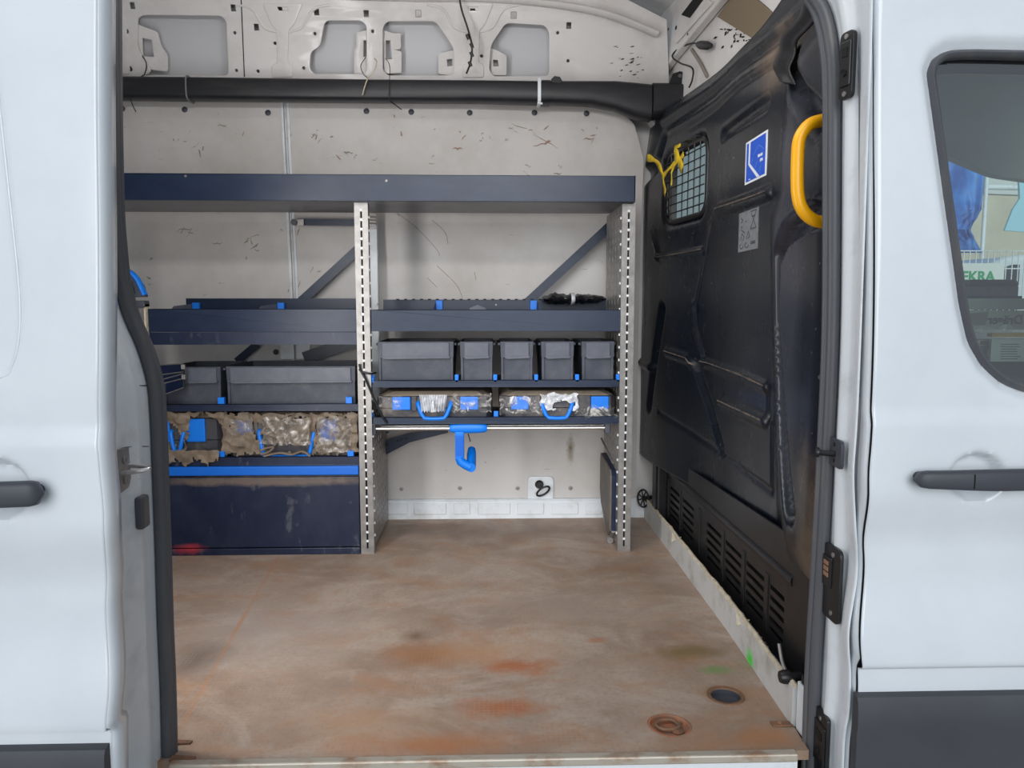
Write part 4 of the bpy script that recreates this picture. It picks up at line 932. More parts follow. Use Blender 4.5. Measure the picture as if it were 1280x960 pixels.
# recessed lashing ring plate
rg = empty('lashing_plate', (rc.x, rc.y, -.006), 'round rusty recessed lashing ring plate in the floor near the sill', 'lashing ring')
MB().lathe([(.0455, .0), (.0455, .008), (.041, .009), (.039, .002), (0, .0)], (rc.x, rc.y, -.009), (0, 0, 1), 36).build('plate', 'lid', rg, smooth=35)
MB().tube(smoothpath([(rc.x+.02, rc.y-.006, -.001), (rc.x+.012, rc.y+.018, -.001), (rc.x-.012, rc.y+.02, -.001), (rc.x-.028, rc.y+.004, -.001), (rc.x-.018, rc.y-.014, -.001), (rc.x+.01, rc.y-.012, -.001), (rc.x+.026, rc.y+.006, -.001)], 6), .004, 8).build('ring', 'rust', rg, smooth=60)
MB().lathe([(.013, 0), (.013, .004), (.006, .006), (0, .006)], (rc.x+.014, rc.y-.016, -.007), (0, 0, 1), 16).build('ring_socket', 'rust', rg, smooth=40)
# lashing ring on the back wall
p = at(678, 611, YB-.02)
lr = MB().lathe([(0, -.0), (.016, 0), (.018, .008), (.012, .016), (0, .016)], at(674, 605, YB-.012), (0, -1, 0), 16).build('lashing_ring', 'black', None, smooth=50, label='black lashing ring on its white plate low on the back wall', cat='lashing ring')
c = at(679, 614, YB-.035); MB().tube([c+Vector((.026*math.cos(a), -.01*math.sin(a), .018*math.sin(a)+.012*math.cos(a))) for a in [2*math.pi*k/24 for k in range(26)]], .0042, 8).build('ring', 'black', lr, smooth=60)

# ================================================================== DUCT along the top of the back wall
def sec(x, yc, zb, zt_, dep, n=16):
    h = (zt_-zb)/2; zc = (zt_+zb)/2
    return [Vector((x, yc+dep*math.copysign(abs(math.cos(w))**.5, math.cos(w)), zc+h*math.copysign(abs(math.sin(w))**.5, math.sin(w)))) for w in [2*math.pi*k/n for k in range(n)]]
def zat(py, px=600, Y=2.93): return at(px, py, Y).z
yd = 2.92
D = []
xs_ = lambda px: at(px, 110, yd-.03).x
for px, a, b_ in [(-160, 92, 121), (145, 94, 122), (235, 95, 123), (450, 98, 125), (600, 99, 126), (670, 100, 128), (690, 100, 128), (740, 100, 130), (770, 100, 136), (795, 102, 146), (815, 104, 150)]:
    D.append(sec(xs_(px), yd, at(px, b_, yd-.03).z, at(px, a, yd-.03).z, .038))
dc = MB().loft(D).build('air_duct', 'duct', None, smooth=50, label='long black plastic duct running along the top of the back wall', cat='duct')
MB().loft([sec(xs_(px), yd-.004, at(px, b_, yd-.03).z, at(px, a, yd-.03).z, .05) for px, a, b_ in [(816, 103, 148), (848, 104, 142), (868, 106, 130)]]).build('duct_end', 'duct', dc, smooth=50)
MB().plate([at(x, y, yd-.03) for x, y in ((836, 105), (841, 92), (850, 89), (860, 92), (866, 107))], (0, .02, 0)).build('mount_tab', 'black', dc)
q = at(850, 95, yd-.032); MB().lathe([(.008, 0), (.007, .004), (0, .004)], q, (0, -1, 0), 12).build('tab_screw', 'rubber', dc)
for px, m, nme in ((674, 'strip', 'duct_strap'), (235, 'label', 'duct_strap')):
    MB().loft([sec(xs_(px)+d, yd, at(px, 129 if px > 600 else 124, yd-.03).z-.004, at(px, 97 if px > 600 else 94, yd-.03).z+.004, .042) for d in (-.006, .006 if px > 600 else -.002)]).build(nme, m, dc, smooth=50)
MB().loft([sec(xs_(px), yd, at(px, 129, yd-.03).z, at(px, 99, yd-.03).z, .043) for px in (677, 688)]).build('duct_collar', 'duct', dc, smooth=50)
MB().plate([at(x, y, yd-.036) for x, y in ((689, 99), (693, 95), (700, 96), (703, 101), (700, 104), (690, 103))], (0, .02, 0)).build('mount_clip', 'black', dc)
MB().tube([at(672, 129, yd-.04), at(678, 129.5, yd-.04)], .004, 6).build('strap_foot', 'strip', dc)
# loose cables
def wire(name, pts, r, m, label, cat='cable', **k): return MB().tube(smoothpath(pts, 6), r, 7).build(name, m, None, smooth=70, label=label, cat=cat, **k)
wr1 = wire('hanging_cable', [at(574, -6, 2.84), at(577, 12, 2.85), at(586, 40, 2.86), at(590, 60, 2.86), at(588, 78, 2.88), at(583, 92, 2.9)], .0035, 'black', 'black taped cable hanging from the roof onto the duct')
for t in ((585, 46), (590, 57), (590, 68), (588, 80)): MB().tube([at(t[0]-1.5, t[1]-3, 2.86), at(t[0]+1, t[1]+3, 2.862)], [.007, .006], 8).build('tape_wrap', 'black', wr1, smooth=60)
wire('pale_cable', [at(468, 73, 2.92), at(471, 78, 2.89), at(468, 88, 2.87), at(460, 98, 2.86), at(456, 108, 2.86), at(453, 119, 2.865)], .0022, 'foam', 'thin pale wire looped over the front of the duct')
wire('thin_cable', [at(457, 72, 2.95), at(451, 82, 2.90), at(454, 92, 2.88), at(460, 98, 2.87)], .0016, 'black', 'thin black wire curling out of the second upper cutout')
wire('thin_cable', [at(482, 73, 2.95), at(487, 82, 2.90), at(487, 98, 2.875), at(486, 124, 2.87)], .0014, 'black', 'thin black wire hanging across the duct from the third upper cutout')
wire('cable_tie', [at(486, 126, 2.92), at(494, 131, 2.9), at(502, 137, 2.9)], .0022, 'black', 'black cable tie tail poking out under the middle of the duct', 'cable tie')
wire('cable_tie', [at(163, 124, 2.92), at(166, 132, 2.9), at(170, 140, 2.9)], .0018, 'black', 'black cable tie tail under the left end of the duct', 'cable tie')
wire('thin_cable', [at(178, 70, 2.95), at(183, 80, 2.92), at(181, 92, 2.9), at(176, 96, 2.9)], .0022, 'black', 'black wire loop below the leftmost upper bracket')
rw_ = wire('roof_cable', [onR(886, 58, .02), onR(872, 55, .02), onR(858, 62, .03), onR(853, 72, .04), onR(860, 80, .03), onR(872, 86, .02), onR(872, 100, .02), onR(868, 110, .02)], .0032, 'black', 'black cable with plug running under the front roof bow')
MB().tube([onR(878, 56, .02), onR(882, 57, .02), onR(892, 58, .02), onR(896, 58, .02)], [.008, .014, .014, .008], 10, .7).build('plug', 'black', rw_, smooth=60)

# ================================================================== TOP TRAY (long)
x0 = at(40, 230, YF).x; x1 = at(795, 235, YF-.04).x
tz1 = at(450, 218, YF-.03).z; tz0 = at(450, 251, YF-.03).z
yt = YF-.03
tt = empty('long_shelf', ((x0+x1)/2, yt+.15, tz0), 'long navy steel shelf tray spanning both bays under the lining', 'shelf')
MB().box((x0, yt, tz0), (x1, yt+.003, tz1)).box((x0, yt, tz1-.003), (x1, yt+.012, tz1)).box((x0, yt+.001, tz0), (x1, yt+.02, tz0+.003)).build('front_lip', 'navy', tt, bevel=.001)
M['under'] = mat('bounce_grey_sheet', (120, 118, 122), .35, .4, c2=(98, 96, 100), scale=6)  # lighter grey paints in the wall's reflection on the tray underside
MB().box((x0, yt+.003, tz0+.004), (x1, 2.93, tz0+.007)).build('shelf_board', 'under', tt)
MB().box((x0, 2.927, tz0+.004), (x1, 2.93, tz0+.06)).build('rear_lip', 'navy', tt)
MB().box((x1-.003, yt, tz0), (x1, 2.93, tz1)).build('end_cap', 'navy', tt)
for px, py in ((232, 220), (483, 226)):
    p = at(px, py, yt-.0005); MB().lathe([(.0045, 0), (.004, .002), (0, .002)], p, (0, -1, 0), 10).build('rivet', 'galv', tt)

# ================================================================== RACKS
xl_ = at(454, 400, YF).x; xr = at(784, 400, YF).x; zt_post = tz0-.002
def upright(par, xc, side, z1=zt_post, ypan=(0, .46), zpan=None, z0=0.0):
    """front flange with slots; side=+1: web on the right side of the flange"""
    W_ = .046; hs = [];
    k = z0+.02
    while k+.022 < z1-.01: hs.append([(-.0032, k), (.0032, k), (.0032, k+.022), (-.0032, k+.022)]); k += .032
    Mf = frame((xc, YF, 0), (1, 0, 0), (0, 0, 1))
    shape2d([(-W_/2, z0), (W_/2, z0), (W_/2, z1), (-W_/2, z1)], hs, .0025, Mf).build('upright', 'galv', par, label='galvanised slotted upright')
    MB().box((xc-W_/2, YF, z0), (xc-W_/2+.002, YF+.02, z1)).build('upright_return', 'galv', par)
    tb = MB(); k = z0+.044
    while k < z1-.02: tb.box((xc-.004, YF-.003, k), (xc+.004, YF-.001, k+.007)); k += .032
    tb.build('slot_bridges', 'white', par, kind='stuff')
    xw = xc+W_/2*.9 if side > 0 else xc-W_/2*.9
    MB().box((xc-.004, YF+.010, z0), (xc+.004, YF+.012, z1)).build('slot_backing', 'dark', par)
    MB().box((xw-.001, YF, z0), (xw+.001, YF+.04, z1)).build('upright_return', 'galv', par)
    return xw
def perf(par, xw, y0, y1, z0, z1, cols, rows, r=.006, tall=1.6):
    hs = []
    for a in range(cols):
        for b_ in range(rows):
            cy = y0+(y1-y0)*(a+.5)/cols; cz = z0+(z1-z0)*(b_+.5)/rows; hs.append([(cy-r, cz-r*tall), (cy+r, cz-r*tall), (cy+r, cz+r*tall), (cy-r, cz+r*tall)])
    shape2d([(y0, z0), (y1, z0), (y1, z1), (y0, z1)], hs, .002, frame((xw, 0, 0), (0, 1, 0), (0, 0, 1))).build('side_panel', 'galv', par, label='perforated galvanised side panel')
rr = empty('shelf_rack', ((xl_+xr)/2, YF+.2, 0), 'right-hand rack bay with galvanised uprights, narrow bins and two cases', 'rack')
rl = empty('shelf_rack', (at(320, 500, YF).x, YF+.2, .0), 'left-hand rack bay of navy shelves with wide trays and film-wrapped cases', 'rack')
xw1 = upright(rr, xl_, 1); xw2 = upright(rr, xr, -1)
perf(rr, xw1, YF+.04, 2.99, 0.02, .50, 7, 15)
perf(rr, xw2, YF+.04, 2.96, 0.02, zt_post, 5, 38)
# rear posts
for px0, px1, par, zb_ in ((461, 472, rr, .5), (762, 775, rr, 0)):
    a = at(px0, 330, 2.96).x; b_ = at(px1, 330, 2.96).x; MB().box((a, 2.96, zb_), (b_, 2.985, zt_post)).build('rear_post', 'strip', par, bevel=.003)
a = at(462, 330, 2.955).x; MB().box((a, 2.95, at(462, 282, 2.95).z), (a+.028, 2.96, zt_post)).build('post_ladder', 'scuff_d', rr)
for k in range(7): z = at(462, 262+4*k, 2.945).z; MB().box((a, 2.944, z), (a+.03, 2.95, z+.005)).build('ladder_rung', 'galv', rr)
b = MB()
for xw, s, zlist in ((xw1, 1, 26), (xw2, -1, 26)):
    for k in range(zlist): z = .06+k*.0445; b.box((xw, YF+.012, z), (xw+s*.006, YF+.020, z+.008))
b.build('edge_tabs', 'strip', rr, kind='stuff')
def shelf(par, xa, xb, pyt, pyb, depth=.38, name='shelf', yf=YF+.01, m='navy', back=None, surf='navy_d', pref=600):
    zt_ = at(pref, pyt, yf).z; zb_ = at(pref, pyb, yf).z
    o = MB().box((xa, yf, zb_), (xb, yf+.003, zt_)).box((xa, yf, zb_), (xb, yf+.014, zb_+.003)).box((xa, yf, zt_-.003), (xb, yf+.008, zt_)).build(name, m, par, bevel=.001)
    zs = zt_-.012 if back is None else zb_+.004
    MB().box((xa, yf+.003, zs-.003), (xb, yf+depth, zs)).build('shelf_board', surf, o)
    if back is not None: MB().box((xa, yf+depth-.003, zb_), (xb, yf+depth, at(pref, back, yf+depth).z)).build('rear_lip', m, o)
    return o, zs, zt_
xa = xw1+.002; xb = xw2-.002
s_mid, zs_mid, zt_mid = shelf(rr, xa, xb, 387, 414, .33, back=374.5)
for px in (549, 665): # blue dividers
    p = at(px, 380, YF+.3); MB().box((p.x-.022, YF+.02, zs_mid), (p.x+.0, YF+.325, p.z+.012)).build('divider', 'blue', s_mid, label='blue shelf divider') if False else None
for px, gs in ((549, -1), (667, 1)):
    pa = at(px, 378, YF+.325); MB().box((pa.x-.013, YF+.325, zs_mid), (pa.x+.013, YF+.338, pa.z+.008)).build('divider_clip', 'blue', s_mid, label='blue divider clip', bevel=.002)
    MB().plate([(pa.x+gs*.017, YF+.33, pa.z), (pa.x+gs*.017, YF+.33, zs_mid), (pa.x+gs*.017, YF+.02, zs_mid), (pa.x+gs*.017, YF+.05, zs_mid+.04)], (.002, 0, 0)).build('divider', 'bin_l', s_mid)
p = at(597, 387, YF+.25); MB().plate([(p.x-.05, p.y, zs_mid), (p.x+.05, p.y, zs_mid), (p.x+.03, p.y, p.z+.006), (p.x, p.y, p.z+.018), (p.x-.03, p.y, p.z+.006)], (0, .003, 0)).build('divider', 'bin_l', s_mid)
b = MB()
for k in range(26): x = xa+.05+k*(xb-xa-.1)/25; zz = at(600, 374.5, YF+.34).z; b.box((x, YF+.336, zz-.002), (x+.012, YF+.339, zz+.003))
b.build('lip_slots', 'dark', s_mid, kind='stuff')
for px, py in ((472, 380), (620, 381), (760, 381)):
    p = at(px, py, YF+.336); MB().lathe([(.004, 0), (.003, .002), (0, .002)], p, (0, -1, 0), 8).build('screw', 'galv', s_mid)
s_bin, zs_bin, zt_bin = shelf(rr, xa, xb, 475, 484, .36)
s_case, zs_case, zt_case = shelf(rr, xa, xb, 521, 530, .36)
# rails under the lowest shelf
ra = [at(468, 536, YF+.03), at(760, 535, YF+.03)]; ra[1].z = ra[0].z
MB().cyl(ra[0], ra[1], .0068, 16).build('hanging_rail', 'chrome', rr, smooth=40, label='bright steel hanging rail')
rb = [at(600, 532, YF+.16), at(758, 532, YF+.16)]; MB().cyl(Vector((xa+.01, rb[0].y, rb[0].z)), Vector((xb-.02, rb[0].y, rb[0].z)), .006, 12).build('hanging_rail', 'chrome', rr, smooth=40)
for x in (ra[0].x, ra[1].x): MB().box((x-.012, YF+.015, ra[0].z-.02), (x+.006, YF+.05, ra[0].z+.022)).build('rail_bracket', 'bin', rr, bevel=.003)
# braces behind
def brace(par, pts, w, Y=YB-.03, m='navy', name='brace', t=.004):
    p = [at(x, y, Y) for x, y in pts]
    for a, c in zip(p, p[1:]): MB().bar(a, c, t, w, (0, 0, 1) if abs((c-a).z) < abs((c-a).x)*3 else (1, 0, 0)).build(name, m, par)
brace(rr, [(655, 382), (764, 281)], .035, 2.98)
brace(rl, [(376, 377), (448, 311)], .035, 3.0)
brace(rl, [(372, 277.5), (449, 278.5)], .026, 3.0)
brace(rl, [(372, 257), (449, 258)], .024, 2.97)
p = at(368, 278, 2.995); MB().cyl(p, p+Vector((0, -.012, 0)), .012, 14).build('brace_bolt', 'rubber', rl)
p = at(376, 278, 2.99); MB().box((p.x-.012, p.y-.004, p.z-.012), (p.x+.012, p.y+.002, p.z+.012)).build('brace_end', 'galv', rl)
brace(rl, [(296, 452), (322, 430)], .03, 3.0); brace(rl, [(380, 448), (450, 424)], .05, 3.0)
for px in (360, 380):
    p = at(px, 440, YB-.012); MB().box((p.x-.03, p.y-.004, p.z-.03), (p.x+.026, p.y+.004, p.z+.04)).build('wall_bracket', 'strip', rl, bevel=.003)
br = [at(x, y, 2.97) for x, y in ((474, 556), (500, 548), (563, 538), (563, 534), (474, 540))]
bb = MB().plate([at(x, y, 2.965) for x, y in ((474, 573), (512, 553), (560, 541), (560, 536), (512, 541), (474, 552))], (0, .004, 0)).build('brace', 'navy', rr)
for px, py in ((484, 555), (497, 551), (502, 549), (508, 548)): MB().lathe([(.004, 0), (.004, .001), (0, .001)], at(px, py, 2.964), (0, -1, 0), 8).build('brace_hole', 'dark', bb)
MB().plate([at(x, y, 2.975) for x, y in ((474, 548), (487, 540), (478, 538), (474, 539))], (0, .004, 0)).build('brace', 'navy', rr)
# screw heads along the right side panel
# ---- left bay
xla = at(184, 400, YF).x; xlb = xl_-.026
xl2 = xla
sl1, z1_, zt1 = shelf(rl, xl2, xlb, 386, 415, .33, back=373, pref=320, m='navy')
MB().box((xl2, YF+.012, at(320, 431, YF).z), (xlb, YF+.015, at(320, 415.5, YF).z)).build('lower_flange', 'drawer', sl1)
for px in (247, 353):
    pa = at(px, 380, YF+.325); MB().box((pa.x-.016, YF+.31, z1_), (pa.x+.010, YF+.33, pa.z+.005)).build('divider_clip', 'blue', sl1, label='blue divider clip', bevel=.002)
    MB().plate([(pa.x-.02, YF+.315, pa.z), (pa.x-.02, YF+.315, z1_), (pa.x-.10, YF+.18, z1_), (pa.x-.06, YF+.25, pa.z-.008)], (.002, 0, 0)).build('divider', 'bin_l', sl1)
sl2, z2_, zt2_ = shelf(rl, xl2, xlb, 505, 514, .40, pref=320, m='drawer')
sl3, z3_, zt3_ = shelf(rl, xl2, xlb, 571, 582, .40, pref=320, m='drawer')
# left end post
xe = at(172, 400, YF).x
Mf = frame((xe+.002, YF+.004, 0), (1, 0, 0), (0, 0, 1)); ez = at(172, 380, YF).z
hs = [];k = .02
while k < ez-.03: hs.append(circ(-.008, k, .005, 8)); k += .032
shape2d([(-.03, 0), (.026, 0), (.026, ez), (-.03, ez)], hs, .0025, Mf).build('upright', 'galv', rl, label='galvanised left end upright')
MB().box((xe+.024, YF-.004, 0), (xe+.030, YF+.03, ez)).build('upright_return', 'foam', rl)
MB().box((xe-.05, YF-.012, ez-.012), (xe+.030, YF+.03, ez+.012)).build('top_cap', 'bin', rl, bevel=.003)

# ---- drawer cabinet at floor level
dcx0 = xl2; dcx1 = xlb
zc = [at(330, y, YF).z for y in (583, 594, 685, 694)]
dcb = empty('drawer_cabinet', ((dcx0+dcx1)/2, YF+.2, 0), 'navy drawer cabinet with blue top strip on the floor under the left bay', 'cabinet')
MB().box((dcx0, YF+.012, .0), (dcx1, YF+.40, zc[0])).build('carcass', 'drawer', dcb)
MB().box((dcx0, YF-.006, zc[1]), (dcx1, YF+.012, zc[0])).build('blue_grip_strip', 'blue_strip', dcb, bevel=.003, label='blue grip strip')
MB().box((dcx0, YF-.002, zc[2]+.003), (dcx1, YF+.012, zc[1]-.008)).build('drawer_front', 'drawer', dcb, bevel=.002, label='dusty navy drawer front')
MB().box((dcx0, YF-.002, .0), (dcx1, YF+.012, zc[2]-.001)).build('plinth', 'drawer', dcb, bevel=.002)

# ---- bins (build one of each kind, copy the narrow one)
def make_bin(xa, xb, zb_, zt_, y0, label, depth=.30, group='narrow dark bins on the right bay', tapered=.013, cat='bin', open_label=True):
    r = empty('storage_bin', ((xa+xb)/2, y0+depth/2, zb_), label, cat, group); t = .003; tp = tapered
    b = MB(); zm = zb_+(zt_-zb_)*.62
    # lower tub (tapered) and upper collar
    def wall4(x0, x1, y0_, y1_, za, x0b, x1b, y0b, y1b, zb2):
        ring = lambda X0, X1, Y0, Y1, Z: [Vector((X0, Y0, Z)), Vector((X1, Y0, Z)), Vector((X1, Y1, Z)), Vector((X0, Y1, Z))]
        o1 = ring(x0, x1, y0_, y1_, za); o2 = ring(x0b, x1b, y0b, y1b, zb2); i1 = ring(x0+t, x1-t, y0_+t, y1_-t, za); i2 = ring(x0b+t, x1b-t, y0b+t, y1b-t, zb2)
        f = []
        for k in range(4): j = (k+1)%4; f += [(k, j, 4+j, 4+k), (8+j, 8+k, 12+k, 12+j), (k, 8+k, 8+j, j), (4+k, 4+j, 12+j, 12+k)]
        b.add(o1+o2+i1+i2, f)
    wall4(xa+tp, xb-tp, y0+.012, y0+depth-.01, zb_, xa+tp*.6, xb-tp*.6, y0+.010, y0+depth-.005, zm)
    b.box((xa+tp, y0+.012, zb_), (xb-tp, y0+depth-.01, zb_+.003))
    b.build('tub', 'bin', r, bevel=.001)
    b = MB(); wall4(xa+tp*.5, xb-tp*.5, y0+.004, y0+depth, zm, xa+tp*.4, xb-tp*.4, y0+.003, y0+depth, zt_); b.build('collar', 'bin', r, bevel=.001)
    # label holder on the front
    lx0 = xa+tp+.008; lx1 = xb-tp-.008
    MB().box((lx0, y0-.002, zm+.002), (lx1, y0+.004, zt_-.004)).build('label_holder', 'bin_l', r, bevel=.0015, label='lighter grey label holder')
    MB().plate([(lx0-.006, y0-.004, zm+.003), (lx1+.006, y0-.004, zm+.003), (lx1, y0-.004, zm-.003), (lx0+.008, y0-.004, zm-.006)], (0, .008, 0)).build('holder_lip', 'bin_l', r)
    for sx_ in (xa+tp*.6, xb-tp*.6-.009): MB().box((sx_, y0+.004, zb_+.003), (sx_+.009, y0+.014, zt_-.002)).build('corner_rib', 'bin', r, bevel=.001)
    for s, xx in ((-1, xa+tp*.4), (1, xb-tp*.4)): MB().box((xx, y0+.03, zt_-.014), (xx+s*.008, y0+depth-.02, zt_-.006)).build('side_rail', 'bin', r)
    return r
yb0 = YF+.035; zB = zs_bin; 
def bx(px, y=445): return at(px, y, yb0).x
zTb = at(600, 427, yb0).z
make_bin(bx(470), bx(569), zB, zTb, yb0, 'wide dark grey bin at the left end of the right bay bin row', group=None)
specs = [(573, 616, 'narrow dark grey bin directly right of the wide bin'), (622, 668, 'middle bin of the row of five in the right bay'), (673, 719, 'fourth bin from the left in the right bay bin row'), (723, 770, 'rightmost narrow bin, next to the right upright')]
w0 = bx(619)-bx(573)
g0 = make_bin(bx(573), bx(573)+w0*.98, zB, zTb, yb0, specs[0][2])
for a, b_, lb in specs[1:]: dup(g0, ((bx(a)+bx(b_))/2-(bx(573)+bx(616))/2, 0, 0), label=lb)
for px in (571, 619, 670, 721, 772, 466):
    p = at(px, 466, YF+.03); o = MB().box((p.x-.007, YF+.018, zs_bin), (p.x+.007, YF+.030, zs_bin+.030)).box((p.x-.006, YF+.010, zs_bin+.004), (p.x+.006, YF+.02, zs_bin+.020)).build('bin_clip', 'blue', s_bin, bevel=.0015, label='blue bin clip')
def casepx(px): return at(px, 505, YF+.03).x
for px in (464, 620): MB().box((casepx(px)-.008, YF+.018, zs_case), (casepx(px)+.008, YF+.034, zs_case+.03)).build('bin_clip', 'blue', s_case, bevel=.0015, label='blue case clip')

# ---- cases with blue latches
def make_case(xa, xb, za, zt_, y0, label, m='case', depth=.30, latches=(.14, .72), latch_w=.155, hand=(.36, .64), group=None, lid='dust', hz=(.30, -.14)):
    r = empty('tool_case', ((xa+xb)/2, y0+depth/2, za), label, 'case', group); W_ = xb-xa; c = .03; H_ = zt_-za
    prof_ = [(xa, y0+c), (xa+c*.7, y0), (xb-c*.7, y0), (xb, y0+c), (xb, y0+depth), (xa, y0+depth)]
    zm = za+H_*.42
    inset = lambda d: [(x+(d if x < (xa+xb)/2 else -d), y+(d if y < y0+depth/2 else -d)) for x, y in prof_]
    MB().loft([[Vector((x, y, z)) for x, y in inset(d)] for z, d in ((za, .012), (za+.008, .003), (zm-.002, .0), (zm-.001, .003))]).build('case_base', m, r, smooth=40)
    MB().loft([[Vector((x, y, z)) for x, y in inset(d)] for z, d in ((zm, .003), (zm+.001, .0), (zt_-.018, .001), (zt_-.014, .006))]).build('case_lid', m, r, smooth=40)
    MB().loft([[Vector((x, y, z)) for x, y in inset(d)] for z, d in ((zt_-.0165, .0035), (zt_, .035))]).build('lid_top', lid, r, label='dusty top of the lid')
    for t in latches:
        lx = xa+W_*t; o = MB().box((lx, y0-.010, zm-.006), (lx+W_*latch_w, y0+.002, zt_-.016)).build('latch', 'blue', r, bevel=.003, label='bright blue latch')
    for a, b_ in ((latches[0]+latch_w, hand[0]-.01), (hand[1]+.01, latches[1])):
        MB().box((xa+W_*a+.002, y0-.005, zm-.012), (xa+W_*b_, y0+.003, zt_-.014)).build('boss', m, r, bevel=.004)
    ha = xa+W_*hand[0]; hb = xa+W_*hand[1]; zh = za+H_*.62; zl = za+H_*.06
    MB().tube(smoothpath([Vector(p) for p in ((ha, y0+.002, zh), (ha+.002, y0-.012, zh-.012), (ha+.018, y0-.018, zl+.006), (ha+.034, y0-.020, zl), (hb-.034, y0-.020, zl), (hb-.018, y0-.018, zl+.006), (hb-.002, y0-.012, zh-.012), (hb, y0+.002, zh))], 5), .0075, 10).build('handle', 'blue', r, smooth=60, label='blue folding handle')
    return r
def crumple(P, amp, f, name, m, par, seed=0, skip=None, **k):
    Q = [[p+Vector((noise.noise(p*f+Vector((seed, 0, 0))), noise.noise(p*f+Vector((0, seed, 7)))-.3, noise.noise(p*f+Vector((3, 0, seed)))))*amp for p in row] for row in P]
    return MB().grid(Q, skip).build(name, m, par, smooth=25, **k)
yc0 = YF+.035; zC = zs_case; zCt = at(600, 490, yc0).z
def filmgrid(pa, pb, y, nx=26, nz=12, Y=None):  # sheet over a pixel rectangle at depth Y
    return [[at(pa[0]+(pb[0]-pa[0])*i/nx, pa[1]+(pb[1]-pa[1])*j/nz, y) for j in range(nz+1)] for i in range(nx+1)]
k1 = make_case(casepx(470), casepx(616), zC, zCt, yc0, 'left case with blue handle under clear film, below the wide bin')
k2 = make_case(casepx(624), casepx(771), zC, zCt, yc0, 'right case with blue handle and torn clear film, below the narrow bins', latches=(.10, .78), latch_w=.15, hand=(.36, .62))
crumple(filmgrid((472, 495), (502, 514), yc0-.014), .008, 60, 'plastic_film', 'film', k1, 1, label='clear crumpled film')
crumple(filmgrid((564, 492), (614, 515), yc0-.014), .010, 60, 'plastic_film', 'film', k1, 2, label='clear crumpled film')
P = []
for i in range(41):
    row = []
    for j in range(11):
        px = 525+36*i/40+(-(j/10)*2 if i < 20 else (j/10)*2)*0; t = j/10; wv_ = math.sin(i*1.7)*(.4+.6*t); row.append(at(524+35*i/40+ (3*t if i < 20 else -3*t), 493.5+23*t-(3*abs(math.sin(i*.8))*t), yc0-.022-.006*wv_))
    P.append(row)
MB().grid(P).build('plastic_film', 'film_w', k1, smooth=30, label='white stretched film behind the handle')
crumple(filmgrid((626, 496), (680, 517), yc0-.014), .010, 60, 'plastic_film', 'film', k2, 3, label='clear crumpled film')
crumple(filmgrid((676, 492), (722, 512), yc0-.012), .012, 55, 'plastic_film', 'film_w', k2, 4, skip=lambda i, j: (i-16)**2/60+(j-8)**2/10 < 1, label='torn shiny film')
crumple(filmgrid((716, 508), (770, 524), yc0-.020, 30, 10), .014, 60, 'plastic_film', 'film', k2, 5, label='crumpled film along the case foot')

# ---- left bay: wide trays and wrapped cases
zTr = z2_
def txy(px, y=480): return at(px, y, YF+.04).x
make_bin(txy(281), txy(446), zTr, at(360, 458, YF+.04).z, YF+.04, 'wide low dark tray on the left bay beside the middle upright', group=None, depth=.30, cat='tray', tapered=.012)
make_bin(txy(200), txy(276), zTr, at(250, 459, YF+.04).z, YF+.05, 'dark tray on the left bay, partly behind the left seal', group=None, depth=.30, cat='tray', tapered=.010)
for px in (278, 437): MB().box((txy(px)-.011, YF+.018, z2_), (txy(px)+.011, YF+.036, z2_+.034)).build('bin_clip', 'blue', sl2, bevel=.0015, label='blue tray clip')
# small wire-fronted crate in front of it
cx0 = at(196, 470, YF-.12).x; cx1 = at(228, 470, YF-.02).x
wc = empty('wire_crate', (cx0+.03, YF-.04, at(210, 489, YF-.05).z), 'small black wire-edged holder hooked on the far left of the left bay', 'crate')
zz0 = at(226, 486, YF-.03).z; zz1 = at(226, 455, YF-.03).z
MB().plate([(cx1, YF-.01, zz0), (cx0, YF-.14, zz0-.02), (cx0, YF-.14, zz1+.005), (cx1, YF-.01, zz1)], (.003, .003, 0)).build('side_plate', 'drawer', wc)
for za_, zb2 in ((zz1, zz1+.004), (zz1-.028, zz1-.03), (zz0+.05, zz0+.035), (zz0+.002, zz0-.018), (zz0+.034, zz0+.022)): MB().tube([(cx1, YF-.016, za_), (cx0, YF-.146, zb2)], .002, 6).build('wire', 'galv', wc)
MB().tube([(cx1, YF-.014, zz1), (cx1, YF-.014, zz0)], .0035, 6).build('wire', 'black', wc)
for dz in (-.01, -.045): MB().box((cx1, YF-.03, zz1+dz-.008), (cx1+.012, YF-.018, zz1+dz+.008)).build('hook', 'galv', wc, bevel=.001)

zL = z3_; zLt = at(330, 516, YF+.04).z-.004
def cpx(px): return at(px, 545, YF+.045).x
k3 = make_case(cpx(282), cpx(446), zL, zLt, YF+.045, 'wide case wrapped in torn dirty film, second shelf of the left bay', depth=.3, latches=(.08, .72), latch_w=.13, hand=(.26, .68))
k4 = make_case(cpx(160), cpx(279), zL, zLt, YF+.045, 'dark case with torn brown film at the far left of the left bay', depth=.3, latches=(.25, .62), latch_w=.2, hand=(.46, .60))
def ragged(pa, pb, Y, name, m, par, seed, skipf, amp=.012, nx=60, nz=30, f=40, **k):
    P = [[at(pa[0]+(pb[0]-pa[0])*i/nx, pa[1]+(pb[1]-pa[1])*j/nz, Y) for j in range(nz+1)] for i in range(nx+1)]
    def sk(i, j):
        x = pa[0]+(pb[0]-pa[0])*(i+.5)/nx; y = pa[1]+(pb[1]-pa[1])*(j+.5)/nz
        nn = noise.noise(Vector((x*.22, y*.22, seed)))*3.5; return skipf(x+nn, y+nn)
    return crumple(P, amp, f, name, m, par, seed, sk, **k)
YW = YF+.030
op1 = [(315, 528), (325, 527), (330, 548), (345, 556), (392, 556), (388, 566), (340, 566), (322, 552)]
